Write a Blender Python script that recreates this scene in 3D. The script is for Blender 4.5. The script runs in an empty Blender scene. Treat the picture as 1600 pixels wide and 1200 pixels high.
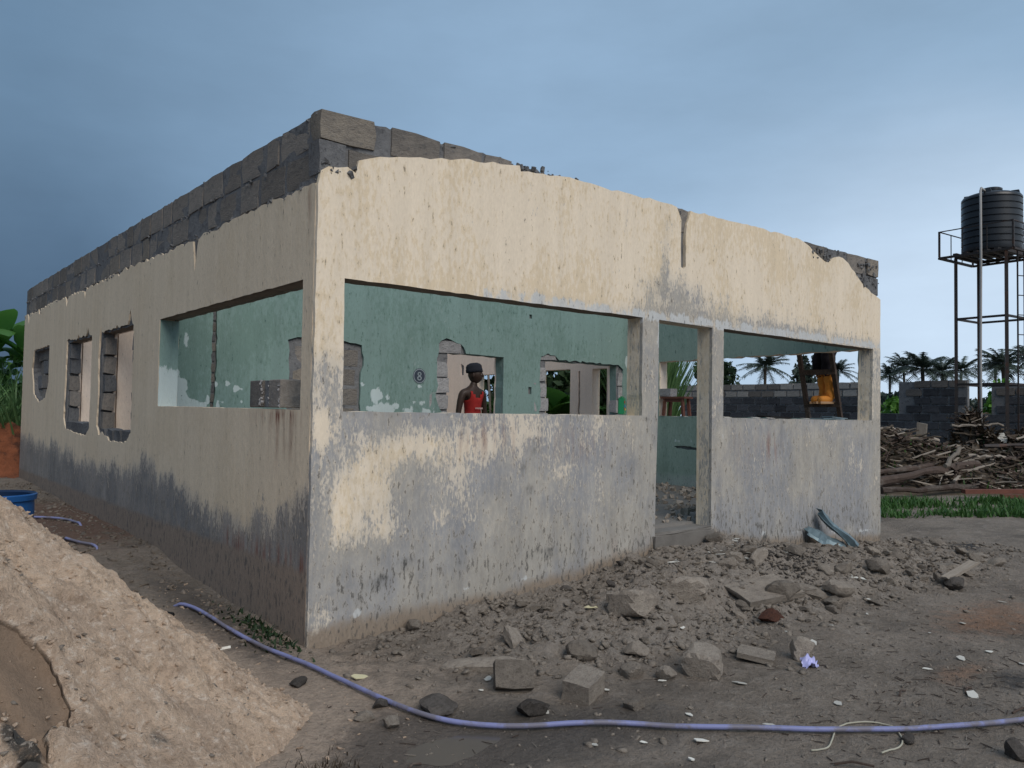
import bpy, bmesh, math, random
import numpy as np
from mathutils import Vector, Matrix, Euler
from mathutils.geometry import delaunay_2d_cdt

random.seed(7)
RNG = np.random.default_rng(11)
SC = bpy.context.scene
COL = SC.collection
D2R = math.radians

# ------------------------------------------------------------------ camera, sky, sun, exposure
cam_d = bpy.data.cameras.new('camera')
cam = bpy.data.objects.new('camera', cam_d); COL.objects.link(cam)
YAW, PITCH, ROLL, FPX = 0.6902, 0.0364, 0.0162, 1262.85
fw = Vector((math.sin(YAW)*math.cos(PITCH), math.cos(YAW)*math.cos(PITCH), math.sin(PITCH)))
rt = Vector((math.cos(YAW), -math.sin(YAW), 0)); up = rt.cross(fw)
rt2 = rt*math.cos(ROLL)+up*math.sin(ROLL); up2 = -rt*math.sin(ROLL)+up*math.cos(ROLL)
M = Matrix((rt2, up2, -fw)).transposed().to_4x4()
M.translation = Vector((-2.302, -4.781, 1.5))
cam.matrix_world = M
cam_d.sensor_fit = 'HORIZONTAL'; cam_d.sensor_width = 36.0; cam_d.lens = 36.0*FPX/1600.0
cam_d.clip_start = 0.05; cam_d.clip_end = 3000
SC.camera = cam
SC.view_settings.view_transform = 'Standard'
try: SC.view_settings.look = 'None'
except Exception: pass
EXPO = 0.45
SC.view_settings.exposure = EXPO; SC.view_settings.gamma = 1.0
SC.view_settings.use_curve_mapping = False
SC.render.engine = 'CYCLES'
SC.cycles.max_bounces = 6
SC.cycles.use_denoising = True

SUN_DIR = Vector((-0.14, -0.74, 0.68)).normalized()      # towards the sun
sun_el = math.asin(SUN_DIR.z); sun_az = math.atan2(SUN_DIR.x, SUN_DIR.y)
sd = bpy.data.lights.new('sun', 'SUN'); sd.energy = 1.5; sd.angle = D2R(38); sd.color = (1.0, 0.93, 0.84)
so = bpy.data.objects.new('sun', sd); COL.objects.link(so)
so.rotation_euler = (-SUN_DIR).to_track_quat('-Z', 'Y').to_euler()
so.location = (0, -10, 20)

world = bpy.data.worlds.new('World'); SC.world = world; world.use_nodes = True
wt = world.node_tree; wt.nodes.clear()


class NB:
    """small helper to wire shader nodes"""
    def __init__(s, nt): s.nt = nt
    def n(s, t, **kw):
        nd = s.nt.nodes.new(t)
        for k, v in kw.items(): setattr(nd, k, v)
        return nd
    def put(s, sock, v):
        if v is None: return
        if hasattr(v, 'is_linked'): s.nt.links.new(v, sock)
        else:
            if isinstance(v, (tuple, list)) and len(v) == 3 and sock.type == 'RGBA': v = (*v, 1)
            sock.default_value = v
    def math(s, op, a, b=None, c=None, clamp=False):
        nd = s.n('ShaderNodeMath', operation=op); nd.use_clamp = clamp
        s.put(nd.inputs[0], a); s.put(nd.inputs[1], b); s.put(nd.inputs[2], c)
        return nd.outputs[0]
    def vmath(s, op, a, b=None):
        nd = s.n('ShaderNodeVectorMath', operation=op)
        s.put(nd.inputs[0], a)
        if op == 'SCALE': s.put(nd.inputs[3], b)
        else: s.put(nd.inputs[1], b)
        return nd.outputs['Value'] if op in ('DOT_PRODUCT', 'LENGTH') else nd.outputs[0]
    def mix(s, f, a, b, blend='MIX'):
        nd = s.n('ShaderNodeMix', data_type='RGBA', blend_type=blend)
        s.put(nd.inputs[0], f); s.put(nd.inputs[6], a); s.put(nd.inputs[7], b)
        return nd.outputs[2]
    def noise(s, vec, scale, detail=6, rough=.6, out=0):
        nd = s.n('ShaderNodeTexNoise')
        s.put(nd.inputs['Vector'], vec); s.put(nd.inputs['Scale'], scale)
        s.put(nd.inputs['Detail'], detail); s.put(nd.inputs['Roughness'], rough)
        return nd.outputs[out]
    def ramp(s, f, stops, interp='LINEAR'):
        nd = s.n('ShaderNodeValToRGB'); e = nd.color_ramp.elements
        nd.color_ramp.interpolation = interp
        while len(e) < len(stops): e.new(0.5)
        for k, (p, c) in enumerate(stops):
            e[k].position = p
            e[k].color = (*c, 1) if isinstance(c, (tuple, list)) else (c, c, c, 1)
        s.put(nd.inputs[0], f)
        return nd.outputs[0]
    def attr(s, name):
        nd = s.n('ShaderNodeAttribute', attribute_name=name)
        return nd.outputs['Fac']
    def sharp(s, v, lo, hi):
        nd = s.n('ShaderNodeMapRange', interpolation_type='SMOOTHSTEP')
        s.put(nd.inputs[0], v); nd.inputs[1].default_value = lo; nd.inputs[2].default_value = hi
        return nd.outputs[0]


def lin(r, g, b):
    f = lambda c: (c/255/12.92) if c/255 <= 0.04045 else ((c/255+0.055)/1.055)**2.4
    return (f(r), f(g), f(b))


# storm sky: dark to the left of the view, bright low on the right, one soft layer of cloud
nb = NB(wt)
tc = nb.n('ShaderNodeTexCoord'); dirv = nb.vmath('NORMALIZE', tc.outputs['Generated'])
h = nb.vmath('DOT_PRODUCT', dirv, (math.cos(YAW), -math.sin(YAW), 0.0))
sep = nb.n('ShaderNodeSeparateXYZ'); nb.put(sep.inputs[0], dirv)
z = sep.outputs[2]
wob = nb.noise(dirv, 2.2, 5, .55)
wob2 = nb.noise(nb.vmath('MULTIPLY', dirv, (1.0, 1.0, 3.2)), 3.4, 6, .58)
wv = nb.math('SUBTRACT', wob, 0.5); wv2 = nb.math('SUBTRACT', wob2, 0.5)
hh = nb.math('ADD', nb.math('ADD', nb.math('MULTIPLY', h, 0.5), 0.5), nb.math('MULTIPLY', wv, 0.10))
low = nb.ramp(hh, [(0.15, lin(62, 88, 116)), (0.25, lin(60, 86, 114)), (0.34, lin(84, 115, 146)), (0.44, lin(120, 152, 184)),
                   (0.58, lin(160, 190, 219)), (0.70, lin(192, 214, 237)), (0.80, lin(199, 220, 241)), (1.0, lin(196, 214, 232))])
high = nb.ramp(hh, [(0.15, lin(94, 124, 152)), (0.25, lin(97, 128, 157)), (0.5, lin(134, 165, 195)), (0.78, lin(134, 165, 194)), (1.0, lin(160, 185, 208))])
zz = nb.math('ADD', z, nb.math('ADD', nb.math('MULTIPLY', wv, 0.16), nb.math('MULTIPLY', nb.math('SUBTRACT', 0.25, h), 0.10)))
fz = nb.sharp(zz, 0.10, 0.40)
cl = nb.mix(fz, low, high)
zen = nb.sharp(z, 0.5, 0.95)
cl = nb.mix(zen, cl, lin(150, 172, 196))
shade = nb.math('ADD', 1.0, nb.math('ADD', nb.math('MULTIPLY', wv2, 0.34), nb.math('MULTIPLY', wv, 0.22)))
cl = nb.vmath('SCALE', cl, shade)
hs = nb.n('ShaderNodeHueSaturation'); hs.inputs['Saturation'].default_value = .93; nb.put(hs.inputs['Color'], cl); cl = hs.outputs[0]
cl = nb.vmath('SCALE', cl, 11.0*0.5**EXPO)
sky = nb.n('ShaderNodeTexSky', sky_type='NISHITA'); sky.sun_disc = False
sky.sun_elevation = sun_el; sky.sun_rotation = sun_az
skyc = nb.mix(0.96, nb.vmath('SCALE', sky.outputs[0], 0.6), cl)
bg = nb.n('ShaderNodeBackground'); bg.inputs[1].default_value = 0.1
nb.put(bg.inputs[0], skyc)
wo = nb.n('ShaderNodeOutputWorld'); wt.links.new(bg.outputs[0], wo.inputs[0])

# ------------------------------------------------------------------ helpers
def tag(o, label=None, cat=None, group=None, kind=None):
    if label: o['label'] = label
    if cat: o['category'] = cat
    if group: o['group'] = group
    if kind: o['kind'] = kind
    return o

def empty(name, loc=(0, 0, 0), rz=0.0, **kw):
    o = bpy.data.objects.new(name, None); COL.objects.link(o)
    o.location = loc; o.rotation_euler = (0, 0, rz); o.empty_display_size = 0.1
    return tag(o, **kw)

def link(name, me, mats=None, parent=None, loc=None, rot=None, scale=None, **kw):
    o = bpy.data.objects.new(name, me); COL.objects.link(o)
    if mats is not None and len(me.materials) == 0:
        for m in (mats if isinstance(mats, (list, tuple)) else [mats]): me.materials.append(m)
    if parent: o.parent = parent
    if loc is not None: o.location = loc
    if rot is not None: o.rotation_euler = rot
    if scale is not None: o.scale = scale
    return tag(o, **kw)

def mesh_np(name, V, F, smooth=False, mi=None):
    """V (n,3); F list of tuples or (m,3)/(m,4) array"""
    me = bpy.data.meshes.new(name)
    if isinstance(F, np.ndarray):
        V = np.asarray(V, np.float32); k = F.shape[1]
        me.vertices.add(len(V)); me.vertices.foreach_set('co', V.ravel())
        me.loops.add(F.size); me.loops.foreach_set('vertex_index', F.astype(np.int32).ravel())
        me.polygons.add(len(F)); me.polygons.foreach_set('loop_start', np.arange(0, F.size, k, dtype=np.int32))
        me.update(calc_edges=True)
    else:
        me.from_pydata([tuple(map(float, v)) for v in V], [], F)
    if mi is not None: me.polygons.foreach_set('material_index', np.asarray(mi, np.int32))
    if smooth: me.polygons.foreach_set('use_smooth', np.ones(len(me.polygons), bool))
    me.update()
    return me

def set_attr(me, name, vals):
    a = me.attributes.new(name, 'FLOAT', 'POINT'); a.data.foreach_set('value', np.asarray(vals, np.float32))

class MB:
    """collects simple shapes into one mesh"""
    def __init__(s): s.V = []; s.F = []; s.mi = []
    def add(s, V, F, mi=0):
        b = len(s.V); s.V += [tuple(v) for v in V]; s.F += [tuple(i+b for i in f) for f in F]; s.mi += [mi]*len(F)
    def box(s, c, d, rot=None, mi=0, taper=1.0):
        R = rot if rot is not None else Matrix.Identity(3); c = Vector(c)
        V = []
        for sz in (-1, 1):
            for sx, sy in ((-1, -1), (1, -1), (1, 1), (-1, 1)):
                t = taper if sz > 0 else 1
                V.append(c + R @ Vector((sx*d[0]/2*t, sy*d[1]/2*t, sz*d[2]/2)))
        s.add(V, [(3, 2, 1, 0), (4, 5, 6, 7), (0, 1, 5, 4), (1, 2, 6, 5), (2, 3, 7, 6), (3, 0, 4, 7)], mi)
    def bar(s, a, b, w, h=None, mi=0, roll=0.0):
        a = Vector(a); b = Vector(b); d = b-a; h = h or w
        R = d.to_track_quat('Z', 'Y').to_matrix() @ Matrix.Rotation(roll, 3, 'Z')
        s.box((a+b)/2, (w, h, d.length), R, mi)
    def tube(s, pts, r, n=8, mi=0, cap=True, radii=None, rough=0.0):
        pts = [Vector(p) for p in pts]; rings = []; b = len(s.V)
        prev = None
        for i, p in enumerate(pts):
            t = (pts[min(i+1, len(pts)-1)]-pts[max(i-1, 0)]).normalized()
            if prev is None:
                a = t.orthogonal().normalized()
            else:
                a = (prev - t*prev.dot(t)).normalized()
            prev = a; c = t.cross(a); rr = radii[i] if radii else r
            for k in range(n):
                th = 2*math.pi*k/n
                q = rr*(1+rough*random.uniform(-1, 1)) if rough else rr
                s.V.append(tuple(p + a*math.cos(th)*q + c*math.sin(th)*q))
        for i in range(len(pts)-1):
            for k in range(n):
                s.F.append((b+i*n+k, b+i*n+(k+1) % n, b+(i+1)*n+(k+1) % n, b+(i+1)*n+k)); s.mi.append(mi)
        if cap:
            s.F.append(tuple(b+k for k in reversed(range(n)))); s.mi.append(mi)
            e = b+(len(pts)-1)*n; s.F.append(tuple(e+k for k in range(n))); s.mi.append(mi)
    def lathe(s, prof, n=24, c=(0, 0, 0), mi=0):
        b = len(s.V)
        for r, zz in prof:
            for k in range(n):
                th = 2*math.pi*k/n; s.V.append((c[0]+r*math.cos(th), c[1]+r*math.sin(th), c[2]+zz))
        for i in range(len(prof)-1):
            for k in range(n):
                s.F.append((b+i*n+k, b+i*n+(k+1) % n, b+(i+1)*n+(k+1) % n, b+(i+1)*n+k)); s.mi.append(mi)
    def mesh(s, name, smooth=False):
        return mesh_np(name, s.V, s.F, smooth, s.mi)
    def build(s, name, mats, parent=None, smooth=False, **kw):
        return link(name, s.mesh(name, smooth), mats, parent, **kw)

def auto_smooth(me, deg=40):
    me.polygons.foreach_set('use_smooth', np.ones(len(me.polygons), bool))
    try: me.set_sharp_from_angle(angle=D2R(deg))
    except Exception: pass

# numpy value noise
_P = RNG.random((256, 256))
def vnoise(x, y):
    xi = np.floor(x).astype(int); yi = np.floor(y).astype(int); fx = x-xi; fy = y-yi
    fx = fx*fx*(3-2*fx); fy = fy*fy*(3-2*fy)
    a = _P[xi % 256, yi % 256]; b = _P[(xi+1) % 256, yi % 256]; c = _P[xi % 256, (yi+1) % 256]; d = _P[(xi+1) % 256, (yi+1) % 256]
    return (a*(1-fx)+b*fx)*(1-fy)+(c*(1-fx)+d*fx)*fy
def fbm(x, y, oct=4, gain=.5):
    x = np.asarray(x, float); y = np.asarray(y, float); s = 0; a = 1; t = 0
    for k in range(oct):
        s = s+a*vnoise(x*2**k+17.3*k, y*2**k+5.1*k); t += a; a *= gain
    return s/t-0.5
def sstep(v, a, b):
    t = np.clip((v-a)/(b-a), 0, 1); return t*t*(3-2*t)
def gauss(x, y, cx, cy, rx, ry): return np.exp(-((x-cx)/rx)**2-((y-cy)/ry)**2)

# ------------------------------------------------------------------ materials
def new_mat(name):
    m = bpy.data.materials.new(name); m.use_nodes = True
    nt = m.node_tree; nt.nodes.clear(); nb = NB(nt)
    out = nb.n('ShaderNodeOutputMaterial'); bs = nb.n('ShaderNodeBsdfPrincipled')
    nt.links.new(bs.outputs[0], out.inputs[0])
    bs.inputs['Specular IOR Level'].default_value = 0.25
    return m, nb, bs
def bump(nb, bs, height, strength, dist):
    b = nb.n('ShaderNodeBump'); b.inputs['Strength'].default_value = strength; b.inputs['Distance'].default_value = dist
    nb.put(b.inputs['Height'], height); nb.nt.links.new(b.outputs[0], bs.inputs['Normal'])
def objco(nb): return nb.n('ShaderNodeTexCoord').outputs['Object']

def simple(name, col, rough=.8, var=.35, scale=8, bumps=.0, bscale=30, metal=0.0, spec=.25, rnd=0.0, dirt=None, dirt_amt=.5, bdist=.01):
    m, nb, bs = new_mat(name); P = objco(nb)
    n = nb.noise(P, scale, 6, .65)
    c = nb.mix(n, tuple(x*(1-var) for x in col), tuple(min(1, x*(1+var)) for x in col))
    if dirt:
        d = nb.sharp(nb.noise(P, scale*.45, 8, .7), .62-dirt_amt*.3, .75-dirt_amt*.3)
        c = nb.mix(nb.math('MULTIPLY', d, .85), c, dirt)
    if rnd:
        oi = nb.n('ShaderNodeObjectInfo').outputs['Random']
        c = nb.vmath('SCALE', c, nb.math('ADD', 1-rnd, nb.math('MULTIPLY', oi, 2*rnd)))
    nb.put(bs.inputs['Base Color'], c); nb.put(bs.inputs['Roughness'], rough)
    bs.inputs['Metallic'].default_value = metal; bs.inputs['Specular IOR Level'].default_value = spec
    if bumps: bump(nb, bs, nb.noise(P, bscale, 6, .7), bumps, bdist)
    return m

def plaster(name, cream, ochre, grey, grey2, dark=(.055, .058, .06), damp=(.16, .115, .08), white=(.55, .56, .56), fleckcol=None, fleck=.5, streak=1.0):
    m, nb, bs = new_mat(name); P = objco(nb)
    V = nb.vmath('MULTIPLY', P, (1, 1, .38))
    n1 = nb.noise(V, 4.5, 9, .68); n2 = nb.noise(V, 19, 6, .65); n3 = nb.noise(V, 62, 4, .6); big = nb.noise(P, 1.1, 4, .55)
    n4 = nb.noise(nb.vmath('ADD', V, (7.1, 3.3, 1.9)), 34, 5, .7)
    c1 = lambda v: nb.math('SUBTRACT', v, .5)
    # paint: cream with ochre worn flecks
    vor = nb.sharp(nb.math('ADD', n4, nb.math('MULTIPLY', c1(big), .9)), .50, .62)
    col = nb.mix(nb.math('MULTIPLY', vor, fleck), cream, ochre)
    col = nb.mix(nb.math('MULTIPLY', nb.sharp(nb.attr('grey'), .2, .6), .55), col, nb.vmath('SCALE', grey2, 1.45))
    col = nb.vmath('SCALE', col, nb.math('ADD', .84, nb.math('MULTIPLY', n3, .32)))
    # bare grey render where the paint is gone
    g = nb.attr('grey')
    gm = nb.math('ADD', g, nb.math('ADD', nb.math('MULTIPLY', c1(n1), 1.5), nb.math('ADD', nb.math('MULTIPLY', c1(n2), 1.1), nb.math('MULTIPLY', c1(n3), 1.3))))
    gm = nb.sharp(gm, .34, .66)
    gcol = nb.mix(nb.sharp(nb.math('ADD', big, nb.math('MULTIPLY', c1(n1), .6)), .35, .65), grey, grey2)
    gcol = nb.mix(nb.math('MULTIPLY', nb.sharp(n4, .45, .7), .35), gcol, cream)
    gcol = nb.vmath('SCALE', gcol, nb.math('ADD', .30, nb.math('ADD', nb.math('MULTIPLY', n1, .85), nb.math('MULTIPLY', n2, .55))))
    col = nb.mix(gm, col, gcol)
    # pink and rust runs
    r = nb.math('MULTIPLY', nb.attr('rust'), nb.sharp(nb.noise(nb.vmath('MULTIPLY', P, (1, 1, .12)), 14, 5, .6), .42, .70))
    col = nb.mix(r, col, (.20, .085, .06))
    # damp foot of the wall
    dm = nb.sharp(nb.math('ADD', nb.attr('damp'), nb.math('ADD', nb.math('MULTIPLY', c1(n1), .5), nb.math('MULTIPLY', c1(n2), .35))), .35, .65)
    col = nb.mix(dm, col, nb.vmath('SCALE', damp, nb.math('ADD', .7, nb.math('MULTIPLY', n3, .6))))
    # chalky bloom
    w = nb.math('ADD', nb.attr('white'), nb.math('ADD', nb.math('MULTIPLY', c1(n2), 1.1), nb.math('MULTIPLY', c1(n1), 1.3)))
    col = nb.mix(nb.math('MULTIPLY', nb.sharp(w, .45, .6), .8), col, white)
    # mould
    d = nb.attr('dark')
    dd = nb.math('ADD', d, nb.math('ADD', nb.math('MULTIPLY', c1(n1), 1.3), nb.math('MULTIPLY', c1(n4), 1.2)))
    col = nb.mix(nb.math('MULTIPLY', nb.sharp(dd, .34, .80), .72), col, dark)
    # thin dark pits of the roughcast
    pit = nb.sharp(nb.math('ADD', n4, nb.math('MULTIPLY', nb.math('ADD', g, nb.attr('pits')), .075)), .645, .74)
    col = nb.mix(nb.math('MULTIPLY', pit, .68), col, fleckcol or dark)
    # faint runs
    run = nb.noise(nb.vmath('MULTIPLY', P, (1, 1, .05)), 9, 4, .6)
    col = nb.vmath('SCALE', col, nb.math('ADD', 1-.16*streak, nb.math('MULTIPLY', run, .32*streak)))
    nb.put(bs.inputs['Base Color'], col); bs.inputs['Roughness'].default_value = .92
    bs.inputs['Specular IOR Level'].default_value = .12
    hgt = nb.math('ADD', nb.math('ADD', nb.math('MULTIPLY', n4, .8), nb.math('MULTIPLY', n2, .5)), nb.math('MULTIPLY', gm, -.25))
    bump(nb, bs, hgt, .55, .012)
    return m

M_OUT = plaster('weathered_cream_paint', (.75, .637, .50), (.62, .48, .30), (.285, .284, .292), (.355, .33, .295), damp=(.26, .21, .165))
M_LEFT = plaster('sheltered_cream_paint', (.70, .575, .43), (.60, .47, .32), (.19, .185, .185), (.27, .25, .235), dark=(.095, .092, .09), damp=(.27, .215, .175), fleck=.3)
M_GREEN = plaster('worn_green_paint', (.20, .285, .262), (.155, .235, .205), (.34, .37, .36), (.30, .34, .325), dark=(.06, .10, .09), white=(.55, .62, .62), fleckcol=(.045, .085, .075), fleck=.7)
M_BEIGE = plaster('inner_beige_paint', (.80, .67, .56), (.76, .62, .49), (.4, .38, .35), (.4, .38, .35), fleck=.2, streak=.5)

M_SOFFIT = simple('dark_lintel_soffit', (.165, .135, .11), .95, .35, 6, .4, 30)  # darker colour given to the down-facing edges above the openings

def masonry(name, a, b, dirt, rnd=.18, bstr=.8):
    m, nb, bs = new_mat(name); P = objco(nb)
    n1 = nb.noise(P, 3.5, 8, .7); n2 = nb.noise(P, 40, 5, .7); n3 = nb.noise(P, 11, 7, .7)
    c = nb.mix(nb.sharp(n1, .35, .65), a, b)
    c = nb.mix(nb.math('MULTIPLY', nb.sharp(n3, .52, .66), .7), c, dirt)
    c = nb.vmath('SCALE', c, nb.math('ADD', .7, nb.math('MULTIPLY', n2, .6)))
    oi = nb.n('ShaderNodeObjectInfo').outputs['Random']
    c = nb.vmath('SCALE', c, nb.math('ADD', 1-rnd, nb.math('MULTIPLY', oi, 2*rnd)))
    nb.put(bs.inputs['Base Color'], c); bs.inputs['Roughness'].default_value = .95
    bs.inputs['Specular IOR Level'].default_value = .1
    bump(nb, bs, nb.math('ADD', nb.math('MULTIPLY', n2, .5), n3), bstr, .02)
    return m
M_MORTAR = masonry('rough_mortar', (.19, .188, .19), (.145, .145, .15), (.07, .07, .074))
M_BLOCK = masonry('old_sandcrete_block', (.25, .222, .195), (.19, .172, .156), (.125, .122, .122), .22)
M_BLOCKTAN = masonry('tan_sandcrete_block', (.27, .235, .195), (.21, .185, .16), (.14, .13, .12), .12)
M_BLOCKPALE = masonry('broken_pale_block', (.40, .385, .38), (.30, .29, .29), (.17, .165, .165), .12)
M_RUB = masonry('broken_concrete', (.315, .27, .226), (.235, .20, .168), (.14, .118, .10), .28, 1.0)
M_RUBWET = masonry('wet_dark_stone', (.12, .105, .095), (.08, .07, .062), (.045, .04, .036), .3)
M_RUBRED = masonry('red_brown_lump', (.11, .05, .035), (.08, .04, .03), (.03, .02, .018), .1)
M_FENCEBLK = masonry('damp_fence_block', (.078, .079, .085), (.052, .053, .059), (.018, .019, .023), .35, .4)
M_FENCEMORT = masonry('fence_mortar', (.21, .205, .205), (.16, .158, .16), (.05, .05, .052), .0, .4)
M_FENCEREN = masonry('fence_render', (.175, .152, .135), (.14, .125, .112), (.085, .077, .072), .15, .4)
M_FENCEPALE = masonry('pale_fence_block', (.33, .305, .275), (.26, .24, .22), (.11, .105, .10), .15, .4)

# ground
def ground_mat():
    m, nb, bs = new_mat('wet_earth'); P = objco(nb)
    n1 = nb.noise(P, 1.3, 8, .65); n2 = nb.noise(P, 7, 8, .7); n3 = nb.noise(P, 38, 6, .7); n4 = nb.noise(P, 130, 3, .6)
    c = nb.mix(nb.sharp(n1, .35, .65), (.27, .225, .185), (.195, .162, .132))
    c = nb.mix(nb.math('MULTIPLY', nb.sharp(n2, .45, .7), .65), c, (.33, .285, .245))
    c = nb.mix(nb.math('MULTIPLY', nb.sharp(nb.noise(nb.vmath('MULTIPLY', P, (1, 1.6, 1)), .9, 6, .62), .52, .66), .6), c, (.125, .105, .088))
    c = nb.mix(nb.math('MULTIPLY', nb.sharp(nb.math('ADD', nb.attr('rubble'), nb.math('SUBTRACT', n2, .5)), .3, .8), .8), c, (.32, .275, .235))
    c = nb.mix(nb.sharp(nb.math('ADD', nb.attr('sand'), nb.math('MULTIPLY', nb.math('SUBTRACT', n2, .5), .7)), .35, .75), c, (.43, .335, .262))
    c = nb.mix(nb.math('MULTIPLY', nb.sharp(nb.math('ADD', nb.attr('orange'), nb.math('MULTIPLY', nb.math('SUBTRACT', n2, .5), 1.3)), .42, .95), .62), c, (.30, .155, .085))
    c = nb.mix(nb.math('MULTIPLY', nb.sharp(nb.math('ADD', nb.attr('brown'), nb.math('SUBTRACT', n2, .5)), .35, .75), .85), c, (.15, .09, .066))
    wet = nb.sharp(nb.math('ADD', nb.attr('wet'), nb.math('MULTIPLY', nb.math('SUBTRACT', n2, .5), .8)), .35, .75)
    c = nb.mix(nb.math('MULTIPLY', wet, .8), c, (.095, .082, .072))
    c = nb.mix(nb.math('MULTIPLY', nb.sharp(nb.math('ADD', nb.attr('ash'), nb.math('SUBTRACT', n2, .5)), .4, .8), .85), c, (.035, .037, .042))
    n6 = nb.noise(P, 19, 8, .75)
    c = nb.vmath('SCALE', c, nb.math('ADD', .10, nb.math('ADD', nb.math('MULTIPLY', n3, .7), nb.math('ADD', nb.math('MULTIPLY', n4, .4), nb.math('MULTIPLY', n6, .75)))))
    nb.put(bs.inputs['Base Color'], c)
    nb.put(bs.inputs['Roughness'], nb.math('SUBTRACT', .92, nb.math('MULTIPLY', wet, .35)))
    bs.inputs['Specular IOR Level'].default_value = .2
    hgt = nb.math('ADD', nb.math('MULTIPLY', n3, .8), nb.math('ADD', nb.math('MULTIPLY', n4, .3), n2))
    bump(nb, bs, hgt, 1.0, .045)
    return m
M_GROUND = ground_mat()

def sand_mat():
    m, nb, bs = new_mat('heaped_sand'); P = objco(nb)
    n1 = nb.noise(P, 2.1, 8, .7); n2 = nb.noise(P, 9, 8, .72); n3 = nb.noise(P, 45, 6, .7); n4 = nb.noise(P, 170, 3, .6)
    c = nb.mix(nb.sharp(n1, .35, .65), (.64, .475, .345), (.47, .345, .255))
    c = nb.mix(nb.math('MULTIPLY', nb.sharp(n2, .55, .72), .6), c, (.68, .56, .46))
    c = nb.mix(nb.math('MULTIPLY', nb.sharp(n2, .47, .33), .75), c, (.30, .21, .15))
    dmp = nb.sharp(nb.math('ADD', nb.attr('cut'), nb.math('MULTIPLY', nb.math('SUBTRACT', n2, .5), .25)), .4, .6)
    c = nb.mix(dmp, c, (.155, .110, .078))
    c = nb.mix(nb.math('MULTIPLY', nb.sharp(nb.math('ADD', nb.attr('ash'), nb.math('SUBTRACT', n2, .5)), .4, .7), .9), c, (.045, .045, .043))
    n5 = nb.noise(nb.vmath('MULTIPLY', P, (1, 1, 1.8)), 24, 8, .75)
    c = nb.mix(nb.math('MULTIPLY', nb.math('MULTIPLY', nb.sharp(n5, .48, .36), .55), nb.math('SUBTRACT', 1, dmp)), c, (.32, .23, .165))
    c = nb.mix(nb.math('MULTIPLY', nb.math('MULTIPLY', nb.sharp(n5, .52, .64), .7), nb.math('SUBTRACT', 1, dmp)), c, (.74, .62, .51))
    spk = nb.math('MULTIPLY', nb.sharp(n3, .60, .70), .7)
    c = nb.mix(nb.math('MULTIPLY', spk, nb.math('SUBTRACT', 1, dmp)), c, (.17, .12, .09))
    c = nb.vmath('SCALE', c, nb.math('ADD', .92, nb.math('ADD', nb.math('MULTIPLY', n3, .6), nb.math('MULTIPLY', n4, .4))))
    nb.put(bs.inputs['Base Color'], c); bs.inputs['Roughness'].default_value = .95
    bs.inputs['Specular IOR Level'].default_value = .1
    hgt = nb.math('MULTIPLY', nb.math('ADD', nb.math('ADD', nb.math('MULTIPLY', n3, .9), nb.math('MULTIPLY', n4, .4)), n2), nb.math('SUBTRACT', 1, nb.math('MULTIPLY', dmp, .75)))
    bump(nb, bs, nb.math('ADD', hgt, nb.math('MULTIPLY', nb.math('MULTIPLY', n5, 1.2), nb.math('SUBTRACT', 1, dmp))), .9, .045)
    return m
M_SAND = sand_mat()
M_FLOOR = simple('dusty_screed', (.17, .155, .14), .9, .35, 5, .5, 40)
M_REDSOIL = simple('red_laterite', (.25, .085, .04), .95, .55, 5, 1.0, 10, bdist=.08, dirt=(.07, .03, .02), dirt_amt=.45)
M_STEEL = simple('rusty_dark_steel', (.045, .038, .036), .55, .4, 7, .15, 40, metal=.3, dirt=(.075, .04, .028), dirt_amt=.35)
M_TANK = simple('black_polyethylene', (.012, .014, .018), .38, .2, 3, spec=.5)
M_PVC = simple('grey_pvc', (.33, .32, .31), .5, .2, 5)
M_HOSE = simple('lilac_hose', (.20, .215, .40), .5, .2, 9, dirt=(.15, .135, .15), dirt_amt=.55, spec=.4)
M_CORD = simple('pale_cord', (.38, .36, .29), .8, .2, 20)
M_BAG = simple('lilac_plastic', (.42, .42, .72), .35, .2, 12, spec=.5)
M_SHARD = simple('white_board', (.56, .54, .49), .85, .15, 10, rnd=.25)
M_YELSHARD = simple('cream_board', (.52, .47, .30), .85, .15, 10, rnd=.1)
M_METAL = simple('blue_grey_sheet_metal', (.145, .20, .225), .45, .3, 6, .2, 14, metal=.35, dirt=(.09, .065, .05), dirt_amt=.2, spec=.4)
M_WOOD = simple('wet_brown_timber', (.066, .046, .037), .85, .6, 5, 1.0, 26, rnd=.35, dirt=(.12, .10, .085), dirt_amt=.35, bdist=.02)
M_WOODRED = simple('red_brown_timber', (.15, .06, .042), .75, .4, 5, .3, 20)
M_WOODPALE = simple('bleached_wood', (.24, .205, .17), .85, .5, 5, .5, 18, rnd=.5)
M_DEB = simple('rotting_debris', (.10, .078, .058), .95, .6, 6, .6, 20)
M_BARREL = simple('blue_plastic', (.012, .085, .27), .4, .25, 3, spec=.45, dirt=(.03, .06, .12), dirt_amt=.2)
M_BARRELIN = simple('dark_barrel_inside', (.006, .02, .06), .5, .2, 3)  # much darker blue than the outer shell
M_SKIN = simple('dark_skin', (.042, .024, .017), .5, .15, 12, spec=.35)
M_HAIR = simple('black_hair', (.008, .008, .008), .9, .2, 40)
M_EYE = simple('eye_white', (.16, .14, .12), .4, .05, 10)
M_RED = simple('red_jersey', (.30, .020, .017), .85, .3, 14, .3, 12)
M_PALEPRINT = simple('pale_print', (.5, .35, .32), .85, .1, 10)
M_DARKCLOTH = simple('dark_cloth', (.014, .012, .017), .95, .3, 10, .4, 14)
M_CAP = simple('dark_cap', (.017, .019, .026), .95, .3, 14, .3, 20)
M_BOOT = simple('orange_rubber', (.64, .235, .03), .75, .25, 5, spec=.45, dirt=(.28, .13, .05), dirt_amt=.2)
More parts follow.
